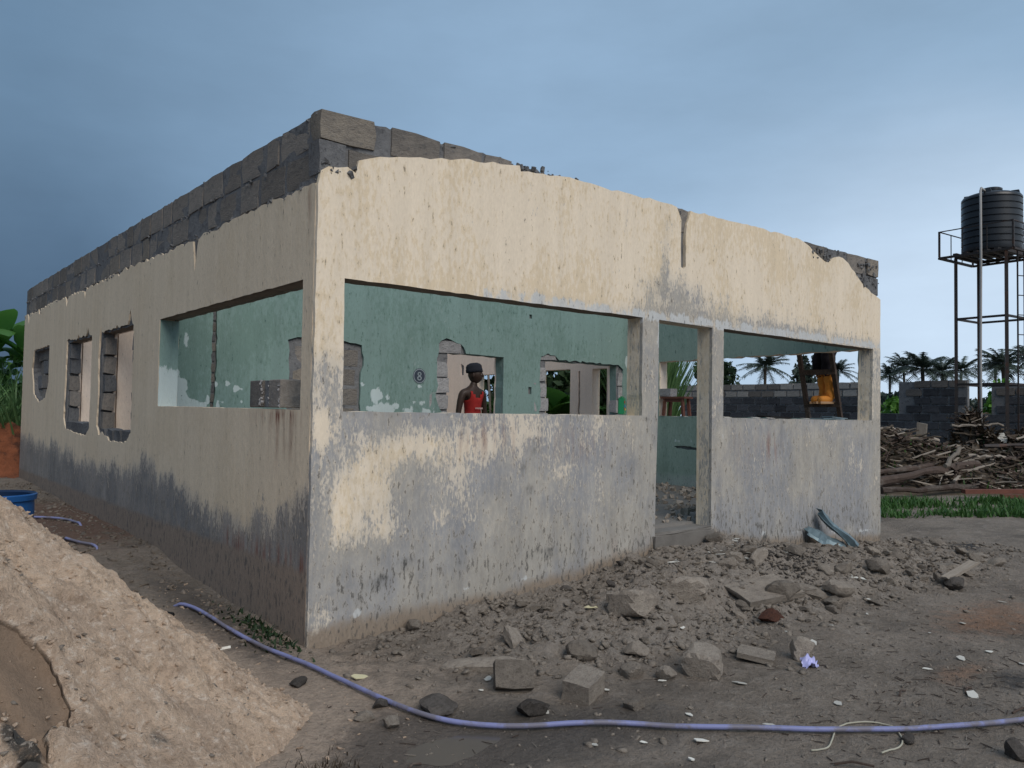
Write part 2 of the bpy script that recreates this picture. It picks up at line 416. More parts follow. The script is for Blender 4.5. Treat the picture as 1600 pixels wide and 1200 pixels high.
M_BOOTSOLE = simple('pale_rubber', (.45, .28, .16), .6, .2, 8)
M_GREENPACK = simple('green_packet', (.012, .19, .075), .35, .12, 8, spec=.45)
M_BLUEPRINT = simple('blue_print', (.03, .14, .33), .4, .1, 8)
M_REDPRINT = simple('red_print', (.35, .03, .03), .4, .1, 8)
M_YELPRINT = simple('yellow_print', (.5, .42, .05), .4, .1, 8)
M_MARKDARK = simple('stencil_dark', (.045, .055, .075), .9, .3, 30)
M_MARKPALE = simple('stencil_pale', (.24, .28, .30), .9, .25, 30)
M_BLACK = simple('soot_black', (.012, .012, .012), .9, .3, 10)

def leaf_mat(name, a, b, trans=.25, rnd=.25, rough=.5):
    m, nb, bs = new_mat(name); P = objco(nb)
    geo = nb.n('ShaderNodeNewGeometry').outputs['Random Per Island']
    n = nb.noise(P, 1.3, 4, .6)
    f = nb.math('ADD', nb.math('MULTIPLY', geo, .55), nb.math('MULTIPLY', n, .45))
    c = nb.mix(f, a, b)
    oi = nb.n('ShaderNodeObjectInfo').outputs['Random']
    c = nb.vmath('SCALE', c, nb.math('ADD', 1-rnd, nb.math('MULTIPLY', oi, 2*rnd)))
    nb.put(bs.inputs['Base Color'], c); bs.inputs['Roughness'].default_value = rough
    nt = m.node_tree; tr = nb.n('ShaderNodeBsdfTranslucent'); nb.put(tr.inputs[0], c)
    mx = nb.n('ShaderNodeMixShader'); mx.inputs[0].default_value = trans
    nt.links.new(bs.outputs[0], mx.inputs[1]); nt.links.new(tr.outputs[0], mx.inputs[2])
    out = [x for x in nt.nodes if x.type == 'OUTPUT_MATERIAL'][0]
    nt.links.new(mx.outputs[0], out.inputs[0])
    return m
M_GRASS = leaf_mat('short_grass', (.024, .070, .016), (.070, .155, .036))
M_REED = leaf_mat('tall_grass_blade', (.045, .10, .035), (.13, .22, .085))
M_LEAFD = leaf_mat('dark_foliage', (.014, .032, .014), (.04, .07, .028))
M_LEAF = leaf_mat('mid_foliage', (.022, .065, .016), (.07, .155, .032))
M_LEAFB = leaf_mat('bright_foliage', (.055, .16, .02), (.13, .29, .05))
M_BANANA = leaf_mat('banana_leaf', (.05, .16, .03), (.12, .28, .06), .35)
M_PALMHAZE = leaf_mat('palm_leaf', (.036, .054, .044), (.072, .096, .074), .15)  # greyed and lightened so distance haze sits in the leaf colour
M_BARK = simple('palm_bark', (.07, .058, .048), .95, .4, 6, .5, 20)
M_STEM = simple('green_stem', (.09, .11, .045), .8, .35, 8)
M_DRYLEAF = leaf_mat('dry_leaf', (.035, .026, .020), (.13, .095, .062), .1)

# ------------------------------------------------------------------ ground height
def gh(x, y):
    x = np.asarray(x, float); y = np.asarray(y, float)
    bw = np.interp(x, [-1.5, 0, .56, 1.55, 2.36, 3.3, 4.14, 5.0, 5.6, 7.53, 9], [0, 0, .02, .08, .16, .28, .33, .17, .1, 0, 0])
    bl = np.interp(y, [-.5, 0, .8, 2.2, 3.3, 5.5, 9, 11, 14], [0, 0, .04, .09, .2, .24, .24, .32, .35])
    zf = bw*np.exp(-(np.maximum(-y, 0)/1.05)**2)*np.where(y > .3, np.exp(-((y-.3)/.5)**2), 1)
    zl = bl*np.exp(-(np.maximum(-x-.4, 0)/3.5)**2)*np.where(x > .3, np.exp(-((x-.3)/.6)**2), 1)
    zl = zl*sstep(y, -.2, .4)
    z = np.maximum(zf, zl)
    z = z+.16*gauss(x, y, 2.5, -.75, .9, .35)+.10*gauss(x, y, 4.2, -.85, .9, .35)+.12*gauss(x, y, 5.6, -.95, .8, .4)+.06*gauss(x, y, 1.2, -1.0, .5, .3)
    z = z-.035*gauss(x, y, -.08, -1.75, .55, .28)-.02*gauss(x, y, .5, -2.3, .5, .2)
    rub = rubble(x, y)
    z = z+fbm(x*2.6, y*2.6, 4)*(.035+.09*rub)+fbm(x*11+3, y*11+8, 3)*(.020+.085*rub)+np.abs(fbm(x*21+1, y*21+4, 2))*.09*rub
    z = z-(fbm(x*2.6, y*2.6, 4)*.035+fbm(x*11+3, y*11+8, 3)*.020)*.8*gauss(x, y, -.05, -1.76, .6, .33)
    z = z+fbm(x*.35+4, y*.35+2, 2)*.10*sstep(np.abs(x-2)+np.abs(y+1), 5, 12)
    return z
def rubble(x, y):
    t = np.interp(x, [-.2, .5, 1.5, 3, 5, 6.5, 8, 8.8], [0, .5, 1, 1, 1, 1, .5, 0])
    ed = np.interp(x, [-.2, 1, 2, 4, 6, 8], [-.6, -1.3, -1.55, -1.45, -1.6, -1.2])
    w = sstep(y, ed-.35, ed+.25)*(1-sstep(y, .05, .3))
    return t*w

def axis(lo, hi, step, far, grow=1.16):
    a = list(np.arange(lo, hi+1e-6, step)); s = step
    while a[-1] < far: s *= grow; a.append(a[-1]+s)
    s = step; b = []
    p = lo
    while p > -far: s *= grow; p -= s; b.append(p)
    return np.array(b[::-1]+a)

gx = axis(-2.0, 7.6, .028, 900); gy = axis(-4.0, 4.6, .027, 900)
X, Y = np.meshgrid(gx, gy); Zg = gh(X, Y)
far = np.sqrt(X**2+Y**2)
Zg = np.where(far > 120, 0, Zg)
nxg, nyg = len(gx), len(gy)
idx = np.arange(nxg*nyg).reshape(nyg, nxg)
F = np.stack([idx[:-1, :-1], idx[:-1, 1:], idx[1:, 1:], idx[1:, :-1]], -1).reshape(-1, 4)
me = mesh_np('ground', np.stack([X.ravel(), Y.ravel(), Zg.ravel()], 1), F, True)
xf, yf = X.ravel(), Y.ravel()
set_attr(me, 'rubble', rubble(xf, yf)*.9)
sandm = np.clip(1.25-np.hypot((xf+2.4)/2.5, (yf+.6)/2.6)**2*.62, 0, 1)
set_attr(me, 'sand', np.where(far.ravel() < 20, sandm*.9, 0))
set_attr(me, 'orange', .8*gauss(xf, yf, 4.4, -2.35, 1.0, .5)+.7*gauss(xf, yf, 2.85, -2.75, .5, .18)+.5*gauss(xf, yf, 6.5, -2.2, 1.4, .7))
set_attr(me, 'wet', .95*gauss(xf, yf, -.1, -1.72, .75, .42)+.6*gauss(xf, yf, .7, -2.1, .7, .35)+.5*gauss(xf, yf, 2.2, -3.1, .8, .5)+.75*gauss(xf, yf, -.25, 1.0, .3, 2.2)+.45*gauss(xf, yf, 3.2, -2.5, .6, .3))
set_attr(me, 'brown', 1.0*gauss(xf, yf, -.7, 5.6, 1.4, 2.6))
set_attr(me, 'ash', .85*gauss(xf, yf, 7.9, -.75, .8, .3)+.7*gauss(xf, yf, 3.0, -3.0, .4, .25))
ground = link('ground', me, M_GROUND, kind='structure')

# puddle of muddy water in the hollow by the hose
def puddle():
    n = 48; V = [(0, 0, 0)]; F = []
    for k in range(n):
        th = 2*math.pi*k/n; r = 1+.22*math.sin(3*th+1)+.12*math.sin(7*th)
        V.append((.46*r*math.cos(th), .19*r*math.sin(th), 0))
    for k in range(n): F.append((0, 1+k, 1+(k+1) % n))
    m, nb, bs = new_mat('muddy_water')
    nb.put(bs.inputs['Base Color'], (.085, .074, .062, 1)); bs.inputs['Roughness'].default_value = .16
    bs.inputs['Specular IOR Level'].default_value = .35
    bump(nb, bs, nb.noise(objco(nb), 14, 3, .5), .05, .01)
    link('puddle', mesh_np('puddle', V, F), m, loc=(-.02, -1.78, -.027), rot=(0, 0, -.62), kind='structure')
puddle()

# ------------------------------------------------------------------ sand heap
def heap():
    cx, cy, Rr, H = -2.68, -.38, 2.24, 1.92
    s = .019
    xs = np.arange(cx-2.7, cx+2.85, s); ys = np.arange(cy-3.0, cy+3.0, s)
    X, Y = np.meshgrid(xs, ys); dx, dy = X-cx, Y-cy
    th = np.arctan2(dy, dx)
    ang = fbm(np.cos(th)*2.2+5, np.sin(th)*2.2+3, 3)
    r = np.hypot(dx, dy)/(1+.28*ang)
    z = H*np.clip(1-r/Rr, -.3, 1)
    z = np.where(r < .5, z-(.5-r)**2*.9, z)
    foot = sstep(r, Rr*.72, Rr*1.12); z = z+foot*.05
    # toe spreads out
    z = np.maximum(z, .30*np.exp(-(np.maximum(r-Rr*.62, 0)/.34)**2)-.09)
    # scooped faces on the near side
    def scoop(px, py, rx, ry, dep): return dep*sstep(1.2-np.hypot((X-px)/rx, (Y-py)/ry)+.9*fbm(X*4+px, Y*4, 3)+.5*fbm(X*14, Y*14+py, 3), .0, .30)
    cut1 = scoop(-1.86, -1.60, .22, .27, 1.0); cut2 = scoop(-1.98, -1.26, .17, .13, 1.0); cut3 = scoop(-1.78, -2.00, .13, .13, 1.0)
    cut = np.maximum(np.maximum(cut1, cut2), cut3)
    gully = np.exp(-((dy+.55*dx-.25+.12*np.sin(dx*7))/.06)**2)*.05*sstep(r, .5, 1.0)
    gully2 = np.exp(-((dy+.95*dx+.55+.10*np.sin(dx*6+1))/.05)**2)*.045*sstep(r, .6, 1.2)
    rough = fbm(X*2.3, Y*2.3, 4)*.24+fbm(X*8+2, Y*8+7, 4)*.09-np.abs(fbm(X*13+9, Y*13+1, 4))*.075+np.abs(fbm(X*27+4, Y*27+6, 3))*.075-np.abs(fbm(X*1.9+5, Y*1.9+3, 3))*.20
    z = z+rough*(1-.70*np.clip(cut, 0, 1))-cut*.10-gully-gully2
    g = gh(X, Y)
    zz = np.where(r > Rr*1.18, g-.05-(r-Rr*1.18)*.5, z+.0)
    n, mI = X.shape; idx = np.arange(n*mI).reshape(n, mI)
    F = np.stack([idx[:-1, :-1], idx[:-1, 1:], idx[1:, 1:], idx[1:, :-1]], -1).reshape(-1, 4)
    keep = (zz > g-.12).ravel()[F].any(1); F = F[keep]
    me = mesh_np('sand_heap', np.stack([X.ravel(), Y.ravel(), zz.ravel()], 1), F, True)
    set_attr(me, 'cut', np.clip(cut, 0, 1).ravel())
    ash = 1.1*gauss(X, Y, -1.83, -1.84, .07, .09)+.5*gauss(X, Y, -1.35, -1.55, .12, .12)
    set_attr(me, 'ash', ash.ravel())
    o = link('sand_heap', me, M_SAND)
    tag(o, 'large heap of pinkish tan building sand with scooped hollows beside the ruined building', 'sand heap')
    return lambda x, y: float(zz[int(np.clip(round((y-ys[0])/s), 0, n-1)), int(np.clip(round((x-xs[0])/s), 0, mI-1))])
heap_z = heap()
def surf(x, y):
    g = float(gh(x, y))
    if -5 < x < .2 and -3.4 < y < 2.5: g = max(g, heap_z(x, y))
    return g

# ------------------------------------------------------------------ the ruined building
def jag(poly, step=.07, amp=.02, straight=()):
    """break the edges of a polygon into small irregular steps; edges in straight stay nearly clean"""
    out = []; n = len(poly)
    for i in range(n):
        a = np.array(poly[i], float); b = np.array(poly[(i+1) % n], float); L = np.hypot(*(b-a))
        k = max(1, int(L/step)); nrm = np.array([-(b-a)[1], (b-a)[0]])/max(L, 1e-6)
        am = amp*.12 if i in straight else amp
        for j in range(k):
            t = j/k
            if j: t += random.uniform(-.3, .3)/k
            p = a+(b-a)*t
            if j: p = p+nrm*random.uniform(-am, am)
            out.append(tuple(p))
    return out
def inside(px, py, poly):
    c = np.zeros(len(px), bool); n = len(poly)
    for i in range(n):
        x1, y1 = poly[i]; x2, y2 = poly[(i+1) % n]
        if y1 == y2: continue
        m = (y1 > py) != (y2 > py)
        c ^= m & (px < (x2-x1)*(py-y1)/(y2-y1)+x1)
    return c

def panel(name, outer, holes, frame, thick, mats, parent, step=.06, attrs=None, rims=None, disp=None, backmat=None):
    """a wall slab cut from a polygon with holes.  frame(s, z, depth) -> world point; depth 0 is the seen face.
    rims: material index per ring (0 = outer outline)"""
    rings = [outer]+holes
    xs = [p[0] for p in outer]; zs = [p[1] for p in outer]
    co = []; ed = []; ring_of = []
    for ri, r in enumerate(rings):
        b = len(co); co += [Vector(p) for p in r]; n = len(r)
        ed += [(b+k, b+(k+1) % n) for k in range(n)]
    gxs = np.arange(min(xs)+step/2, max(xs), step); gzs = np.arange(min(zs)+step/2, max(zs), step)
    GX, GZ = np.meshgrid(gxs, gzs); GX = GX.ravel()+RNG.uniform(-.15, .15, GX.size)*step; GZ = GZ.ravel()+RNG.uniform(-.15, .15, GZ.size)*step
    ok = inside(GX, GZ, outer)
    for hpoly in holes: ok &= ~inside(GX, GZ, hpoly)
    co += [Vector((float(a), float(b))) for a, b in zip(GX[ok], GZ[ok])]
    vo, eo, fo, ov, oe, of_ = delaunay_2d_cdt(co, ed, [], 0, 1e-5)
    P = np.array([(v.x, v.y) for v in vo]); T = np.array([f for f in fo if len(f) == 3], int)
    C = P[T].mean(1); ok = inside(C[:, 0], C[:, 1], outer)
    for hpoly in holes: ok &= ~inside(C[:, 0], C[:, 1], hpoly)
    T = T[ok]
    n = len(P)
    dz = disp(P[:, 0], P[:, 1]) if disp is not None else np.zeros(n)
    Vf = np.array(frame(P[:, 0], P[:, 1], dz)).T; Vb = np.array(frame(P[:, 0], P[:, 1], np.full(n, thick))).T
    a = Vector(Vf[T[0][1]]-Vf[T[0][0]]).cross(Vector(Vf[T[0][2]]-Vf[T[0][0]]))
    f0 = Vector(np.array(frame(0., 0., 0.)).tolist())-Vector(np.array(frame(0., 0., 1.)).tolist())
    if a.dot(f0) < 0: T = T[:, ::-1]
    from collections import Counter
    cnt = {}
    for t in T:
        for k in range(3):
            e = (t[k], t[(k+1) % 3]); cnt[e] = 1
    bnd = [e for e in cnt if (e[1], e[0]) not in cnt]
    # ring index of a rim edge: nearest ring
    allr = np.concatenate([np.array(r) for r in rings]); rid = np.concatenate([np.full(len(r), i) for i, r in enumerate(rings)])
    Vs = [Vf, Vb]; faces = [tuple(t) for t in T]; mi = [0]*len(T)
    faces += [tuple(x+n for x in t[::-1]) for t in T]; mi += [0 if backmat is None else backmat]*len(T)
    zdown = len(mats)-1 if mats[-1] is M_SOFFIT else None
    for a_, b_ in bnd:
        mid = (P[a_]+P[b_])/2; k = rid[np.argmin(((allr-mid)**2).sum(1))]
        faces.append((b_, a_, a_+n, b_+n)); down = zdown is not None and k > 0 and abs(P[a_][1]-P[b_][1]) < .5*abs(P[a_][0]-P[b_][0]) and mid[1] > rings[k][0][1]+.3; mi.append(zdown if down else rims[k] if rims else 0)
    me = mesh_np(name, np.concatenate(Vs), [tuple(int(i) for i in f) for f in faces], False, mi)
    if attrs:
        for kname, fn in attrs.items():
            v = fn(P[:, 0], P[:, 1]); set_attr(me, kname, np.concatenate([v, v]))
    return link(name, me, mats, parent)

B = empty('ruined_building', (0, 0, 0), label='roofless single storey block building with peeling cream walls and empty window openings', cat='building')
LX, LY, T = 7.53, 10.93, .18
front_f = lambda s, z, d: (s, 0*s+d, z)                 # front wall, seen from -Y
left_f = lambda s, z, d: (0*s+d, s, z)                  # left wall, seen from -X
right_in = lambda s, z, d: (LX-T+.0+0*s+d, s, z)        # right wall inner face, seen from -X
part_f = lambda s, z, d: (s, 3.95+0*s+d, z)
back_f = lambda s, z, d: (s, 10.75+0*s+d, z)

def chipped_block(seed, jit=.035, cut=.05):
    rnd = random.Random(seed); bm = bmesh.new()
    bmesh.ops.create_cube(bm, size=1.0)
    bmesh.ops.subdivide_edges(bm, edges=bm.edges[:], cuts=1, use_grid_fill=True)
    for v in bm.verts:
        k = sum(abs(c) > .4 for c in v.co)
        j = jit*(1.0 if k >= 2 else .35)
        v.co += Vector([rnd.uniform(-j, j) for _ in range(3)])
        if k == 3: v.co *= 1-rnd.uniform(.0, cut)*1.1
        elif k == 2: v.co *= 1-rnd.uniform(0, cut)*.7
    me = bpy.data.meshes.new('concrete_block'); bm.to_mesh(me); bm.free(); auto_smooth(me, 32)
    return me
BLK = {}
def blk(mat, k):
    key = (mat.name, k)
    if key not in BLK:
        me = chipped_block(k*13+len(BLK)); me.materials.append(mat); BLK[key] = me
    return BLK[key]
def put_block(parent, c, d, mat=None, rz=0.0, tilt=.012, name='concrete_block', **kw):
    me = blk(mat or M_BLOCK, random.randrange(6))
    return link(name, me, None, parent, loc=c, rot=(random.uniform(-tilt, tilt), random.uniform(-tilt, tilt), rz+random.uniform(-tilt, tilt)), scale=d, **kw)

# ---- front wall
def blobs(lst):
    def f(s, z):
        v = np.zeros_like(s)
        for cs, cz, rs, rz, a in lst: v = v+a*gauss(s, z, cs, cz, rs, rz)
        return v
    return f
cream_blobs = blobs([(.08, 1.34, .12, .22, .55), (.22, .80, .10, .26, .55), (.42, 1.05, .22, .28, .40), (.73, 1.24, .30, .16, .50), (1.06, 1.28, .35, .14, .45), (1.5, 1.2, .25, .2, .35),
                     (1.01, .74, .07, .09, .5), (2.2, 1.05, .12, .12, .5), (2.4, 1.3, .4, .12, .25), (1.75, 1.0, .15, .2, .15), (.55, .70, .25, .10, .35), (3.08, 1.2, .08, .2, .3), (4.8, 1.2, .3, .15, .12)])
def f_grey(s, z):
    lo = .74+.12*sstep(s, 1.6, 2.8)-.70*cream_blobs(s, z)+.22*sstep(z, .8, .45)*sstep(s, .1, .3)-.10*sstep(z, 1.2, 1.5)+.75*fbm(s*2.6, z*2.0, 4)
    upz = .07+.30*sstep(z, 2.55, 2.40)*sstep(s, .8, 1.8)+.50*gauss(s, z, 3.55, 2.6, .55, .22)+.20*gauss(s, z, 5.0, 2.5, 1.2, .15)+.35*gauss(s, z, 3.45, 3.0, .06, .4)+.25*gauss(s, z, 2.9, 3.25, .05, .1)
    upz = upz+.10*sstep(s, 2.5, 4.5)*sstep(z, 3.1, 2.4)
    v = np.where(z < 1.5, lo, upz)
    pil = (z >= 1.5) & (z < 2.37)
    v = np.where(pil & (s < .3), .12+.36*sstep(z, 2.05, 1.75), v)
    v = np.where(pil & (s > 3.0) & (s < 4.5), .74, v)
    v = np.where(pil & (s > 7.2), .55, v)
    return v
def f_dark(s, z):
    v = .02+.06*sstep(z, 1.5, 1.4)+.26*np.exp(-((z-1.485)/.03)**2)+.10*gauss(s, z, .7, .55, .5, .15)+.30*fbm(s*3, z*2, 4)
    v = v+(z < 1.5)*.55*np.maximum(fbm(s*8+3, 0*s+.5, 3), 0)*sstep(z, .75+.6*fbm(s*5, 0*s, 2), 1.45)
    v = v+.45*gauss(s, z, .74, .46, .12, .05)+.45*gauss(s, z, 1.19, .42, .06, .06)+.40*gauss(s, z, .55, .36, .10, .06)+.35*gauss(s, z, 2.05, .40, .12, .05)+.18*gauss(s, z, 1.9, .42, .5, .08)+.20*gauss(s, z, .25, .35, .18, .22)
    v = v+.16*sstep(z, .55, .25)*sstep(z, .05, .2)*(1-.0*s)
    v = v+.34*gauss(s, z, .1, 1.72, .16, .2)+.22*sstep(z, 2.46, 2.385)*sstep(s, 1.2, 2.0)*(z > 2.36)
    v = v+.50*gauss(s, z, 1.75, 1.08, .07, .09)+.48*gauss(s, z, 1.84, .90, .07, .06)+.35*gauss(s, z, 1.92, 1.25, .05, .08)+.20*gauss(s, z, 1.9, 1.2, .1, .12)
    v = v+.16*gauss(s, z, 4.7, .33, .6, .12)+.16*gauss(s, z, 5.6, .38, .7, .15)+.20*gauss(s, z, 6.7, .42, .5, .14)+.2*gauss(s, z, 7.1, .7, .1, .3)
    v = v+.25*gauss(s, z, 1.45, 1.46, .08, .05)+.25*((s > 4.25) & (s < 4.4) & (z > .3) & (z < .6))
    v = v+.16*gauss(s, z, 4.9, 2.42, .7, .05)
    return v
def f_damp(s, z):
    base = np.interp(s, [0, .56, 1.08, 1.55, 2.4, 3.3, 4.2, 5, 6.4, 7.5], [.09, .12, .14, .14, .22, .34, .40, .24, .15, .08])
    return sstep(z, base+.22, base-.10)*.72
def f_white(s, z):
    base = np.interp(s, [0, .56, 1.08, 1.55, 2.4, 3.3, 4.2, 5, 6.4, 7.5], [.10, .13, .16, .155, .23, -1, -1, .27, .17, .10])
    v = .62*np.exp(-((z-base-.05)/.04)**2)*(.75+.8*fbm(s*2.5, z*0, 2))
    v = v+.62*sstep(z, 2.53, 2.40)*sstep(s, .8, 1.5)*(z > 2.36)+.16*((z < 2.37) & (s > 3.1) & (s < 4.4))
    v = v+.30*np.maximum(fbm(s*1.7+9, z*1.1, 3), 0)*((z < 1.48) | ((s > 3) & (s < 4.5) & (z < 2.37)))+.30*gauss(s, z, 3.05, .9, .05, .3)+.16*gauss(s, z, 6.4, .9, .6, .25)+.2*gauss(s, z, 3.6, 2.7, .3, .2)+.2*gauss(s, z, .1, .6, .08, .3)
    return v
def f_rust(s, z):
    return .8*gauss(s, z, 5.15, 1.18, .16, .14)+.45*gauss(s, z, 1.5, 1.3, .25, .15)+.45*gauss(s, z, 2.35, 1.25, .35, .12)+.4*gauss(s, z, 1.25, 1.3, .15, .15)+.25*gauss(s, z, 2.9, .35, .3, .15)+.2*gauss(s, z, 4.6, 1.2, .3, .2)
f_pits = lambda s, z: .40*sstep(z, .65, .4)+.25

random.seed(3)
front_top = [(0, 2.95), (.02, 3.05), (.07, 3.085), (.21, 3.11), (.27, 3.08), (.29, 3.17), (.45, 3.23), (.68, 3.275), (.95, 3.33), (1.12, 3.36), (1.5, 3.40), (1.69, 3.43), (1.70, 3.385), (2.08, 3.43), (2.3, 3.44), (2.64, 3.435), (2.96, 3.445), (3.3, 3.45),
             (3.60, 3.44), (3.665, 3.33), (3.66, 3.10), (3.665, 2.89), (3.70, 2.875), (3.735, 2.90), (3.73, 3.15), (3.745, 3.30), (3.80, 3.44), (4.5, 3.45), (5.7, 3.455), (5.89, 3.41), (6.04, 3.34), (6.16, 3.30), (6.30, 3.28), (6.45, 3.36), (6.62, 3.375), (6.75, 3.33), (7.04, 3.15), (7.30, 3.04), (7.40, 3.02), (7.53, 2.98)]
fo = []
for a, b in zip(front_top[:-1], front_top[1:]):
    L = math.hypot(b[0]-a[0], b[1]-a[1]); k = max(1, int(L/.07))
    for j in range(k):
        t = j/k; fo.append((a[0]+(b[0]-a[0])*t, a[1]+(b[1]-a[1])*t+(random.uniform(-.012, .012) if a[0] > .02 and j else 0)))
fo.append(front_top[-1])
right_edge = [(7.53+random.uniform(-.006, .004), zz) for zz in np.arange(2.8, .0, -.12)]
left_edge = [(random.uniform(-.002, .007), zz) for zz in np.arange(.1, 2.9, .1)]
bottom = [(7.53, -.25), (4.33, -.25), (4.33, .36), (4.15, .36), (4.15, 2.37)]
door_r = [(4.15, z_) for z_ in ()]
outer_front = fo+right_edge+[(7.53, -.25), (4.15, -.25), (4.15, .9), (4.15, 1.7), (4.15, 2.36), (3.36, 2.37), (3.36, 1.6), (3.335, .8), (3.32, -.25), (0, -.25)]+left_edge
def rect(s0, z0, s1, z1): return [(s0, z0), (s1, z0), (s1, z1), (s0, z1)]
w1 = jag([(.215, 1.495), (3.14, 1.50), (3.14, 2.37), (.205, 2.37)], .1, .0035)
w2 = jag([(4.33, 1.49), (7.31, 1.485), (7.345, 2.355), (4.33, 2.365)], .1, .0035)
fattr = dict(grey=f_grey, dark=f_dark, damp=f_damp, white=f_white, rust=f_rust, pits=f_pits)
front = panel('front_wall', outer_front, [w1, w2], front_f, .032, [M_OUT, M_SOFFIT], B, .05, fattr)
# masonry behind it
oc = [(.03, -.25), (.03, 3.44)]+[(x, (3.452 if x < 1.62 or x > 5.8 else 3.405)+random.uniform(-.014, .014)) for x in np.arange(.15, 7.4, .06)]+[(7.49, 3.45), (7.49, -.25), (4.15, -.25), (4.15, 2.36), (3.36, 2.37), (3.32, -.25)]
mort_d = lambda s, z: -.012*fbm(s*7, z*7, 4)-.006
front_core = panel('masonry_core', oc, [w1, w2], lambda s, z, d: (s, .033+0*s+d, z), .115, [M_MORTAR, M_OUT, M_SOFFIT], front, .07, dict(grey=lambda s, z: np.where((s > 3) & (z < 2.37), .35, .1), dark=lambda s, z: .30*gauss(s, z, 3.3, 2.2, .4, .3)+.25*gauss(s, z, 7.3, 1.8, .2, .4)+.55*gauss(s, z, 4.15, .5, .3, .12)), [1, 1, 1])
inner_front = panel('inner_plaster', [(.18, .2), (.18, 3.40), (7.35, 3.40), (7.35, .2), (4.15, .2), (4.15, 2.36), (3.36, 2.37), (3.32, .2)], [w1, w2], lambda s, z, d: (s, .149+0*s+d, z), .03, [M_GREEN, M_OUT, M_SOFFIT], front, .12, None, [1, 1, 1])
# blocks laid bare along the top of the front wall
def fblock(x0, x1, z0, z1, y=.0, mat=None): return put_block(front, ((x0+x1)/2, y+.08, (z0+z1)/2), (x1-x0, .155, z1-z0), mat)
fblock(.012, .42, 3.262, 3.462, .008, M_BLOCKTAN); fblock(.55, .96, 3.262, 3.462, .016, M_BLOCK); fblock(.99, 1.34, 3.262, 3.46, .018, M_BLOCK); fblock(1.36, 1.62, 3.262, 3.458, .018)
fblock(.006, .20, 3.03, 3.26, .008, M_MORTAR); fblock(.22, .60, 3.03, 3.24, .016)
fblock(5.86, 6.30, 3.245, 3.455, .016, M_BLOCK); fblock(6.33, 6.74, 3.245, 3.455, .022, M_MORTAR); fblock(6.77, 7.20, 3.245, 3.458, .02, M_BLOCK); fblock(7.23, 7.515, 3.25, 3.462, .008, M_BLOCKTAN); fblock(7.16, 7.51, 3.02, 3.235, .014, M_MORTAR)
fblock(3.58, 3.84, 3.22, 3.44, .02, M_BLOCK)
# ragged mortar crumbs along the wall top
def crumbs(parent, pts, name='mortar_crumbs', size=(.012, .045), mat=None):
    mb = MB()
    for p in pts:
        R = Euler([random.uniform(0, 6) for _ in range(3)]).to_matrix(); s = random.uniform(*size)
        mb.box(p, (s*random.uniform(.6, 1.6), s*random.uniform(.5, 1.2), s*random.uniform(.3, .9)), R, 0, random.uniform(.4, 1))
    return mb.build(name, mat or M_BLOCK, parent, kind='stuff')
pts = [(random.uniform(0, 7.5), random.uniform(.02, .15), 3.42+random.uniform(-.015, .03)) for _ in range(260)]
pts += [(random.uniform(1.7, 2.2), random.uniform(.02, .15), 3.40+random.uniform(0, .06)) for _ in range(60)]
pts += [(random.uniform(.0, .28), random.uniform(-.004, .05), random.uniform(3.04, 3.12)) for _ in range(26)]
pts += [(random.uniform(5.95, 6.35), random.uniform(.0, .04), random.uniform(3.28, 3.42)) for _ in range(40)]
pts += [(random.uniform(6.9, 7.5), random.uniform(.0, .04), random.uniform(3.1, 3.40)) for _ in range(60)]
crumbs(front, pts, mat=M_MORTAR)

# ---- left wall
ys_d = [-1, .03, .14, .33, .64, 1.1, 1.63, 2.24, 2.96, 3.48, 4.25, 5.33, 6.66, 8.33, 10.44, 12]
zs_d = [1.12, 1.10, .96, .86, .76, .74, .74, .77, .90, 1.0, .84, .80, .88, 1.0, 1.03, 1.03]
def l_grey(s, z):
    e = np.interp(s, ys_d, zs_d)+.26*fbm(s*2.2, z*1.2, 4)+.22*fbm(s*9, z*3+3, 3)
    v = .05+.60*sstep(z, e+.16, e-.16)+.22*sstep(z, e-.10, e-.30)
    return v+.12*gauss(s, z, .1, 2.2, .1, .2)
def l_dark(s, z):
    e = np.interp(s, ys_d, zs_d)+.20*fbm(s*2.2, z*1.2, 4)+.20*fbm(s*9, z*3+3, 3); lo = np.interp(s, [0, .85, 3.3, 9], [.50, .52, .50, .5])
    v = .02+.30*sstep(z, e+.06, e-.16)*sstep(z, lo-.05, lo+.15)
    v = v+.25*gauss(s, z, .05, .7, .12, .45)+.12*sstep(z, .4, .1)
    v = v+.30*np.exp(-((z-2.96)/.03)**2)
    return v
def l_damp(s, z):
    lo = np.interp(s, [0, .85, 3.3, 9], [.48, .48, .46, .46])
    return .85*sstep(z, lo+.12, lo-.12)
def l_rust(s, z):
    wetpatch = .9*sstep(z, np.interp(s, [1.5, 2.2, 2.85, 3.0, 3.2, 4.0, 4.2, 4.4], [.0, .14, .36, .26, .3, .46, .62, .2]), 0)*sstep(z, .65, .5)
    return .75*gauss(s, z, .14, 2.85, .05, .16)+1.2*gauss(s, z, .5, 1.45, .42, .06)+.6*gauss(s, z, .45, 1.28, .25, .16)+wetpatch
random.seed(5)
lt = []
for yy in np.arange(10.93, .03, -.065):
    zz = 2.985+(yy-5)*.004+.012*math.sin(yy*1.7)+random.uniform(-.02, .02)
    for a, wd, dp in ((10.55, .09, .16), (9.6, .05, .2), (7.6, .09, .16), (6.5, .05, .13), (2.35, .035, .28), (4.9, .04, .06)):
        if abs(yy-a) < wd: zz -= dp*(1-abs(yy-a)/wd)
    lt.append((float(yy), zz))
outer_left = lt+[(.033, 2.97)]+[(.033+random.uniform(-.002, .002), float(v)) for v in np.arange(2.85, -.2, -.12)]+[(.033, -.25), (10.93, -.25)]+[(10.93+random.uniform(-.01, .01), float(v)) for v in np.arange(-.1, 2.9, .12)]
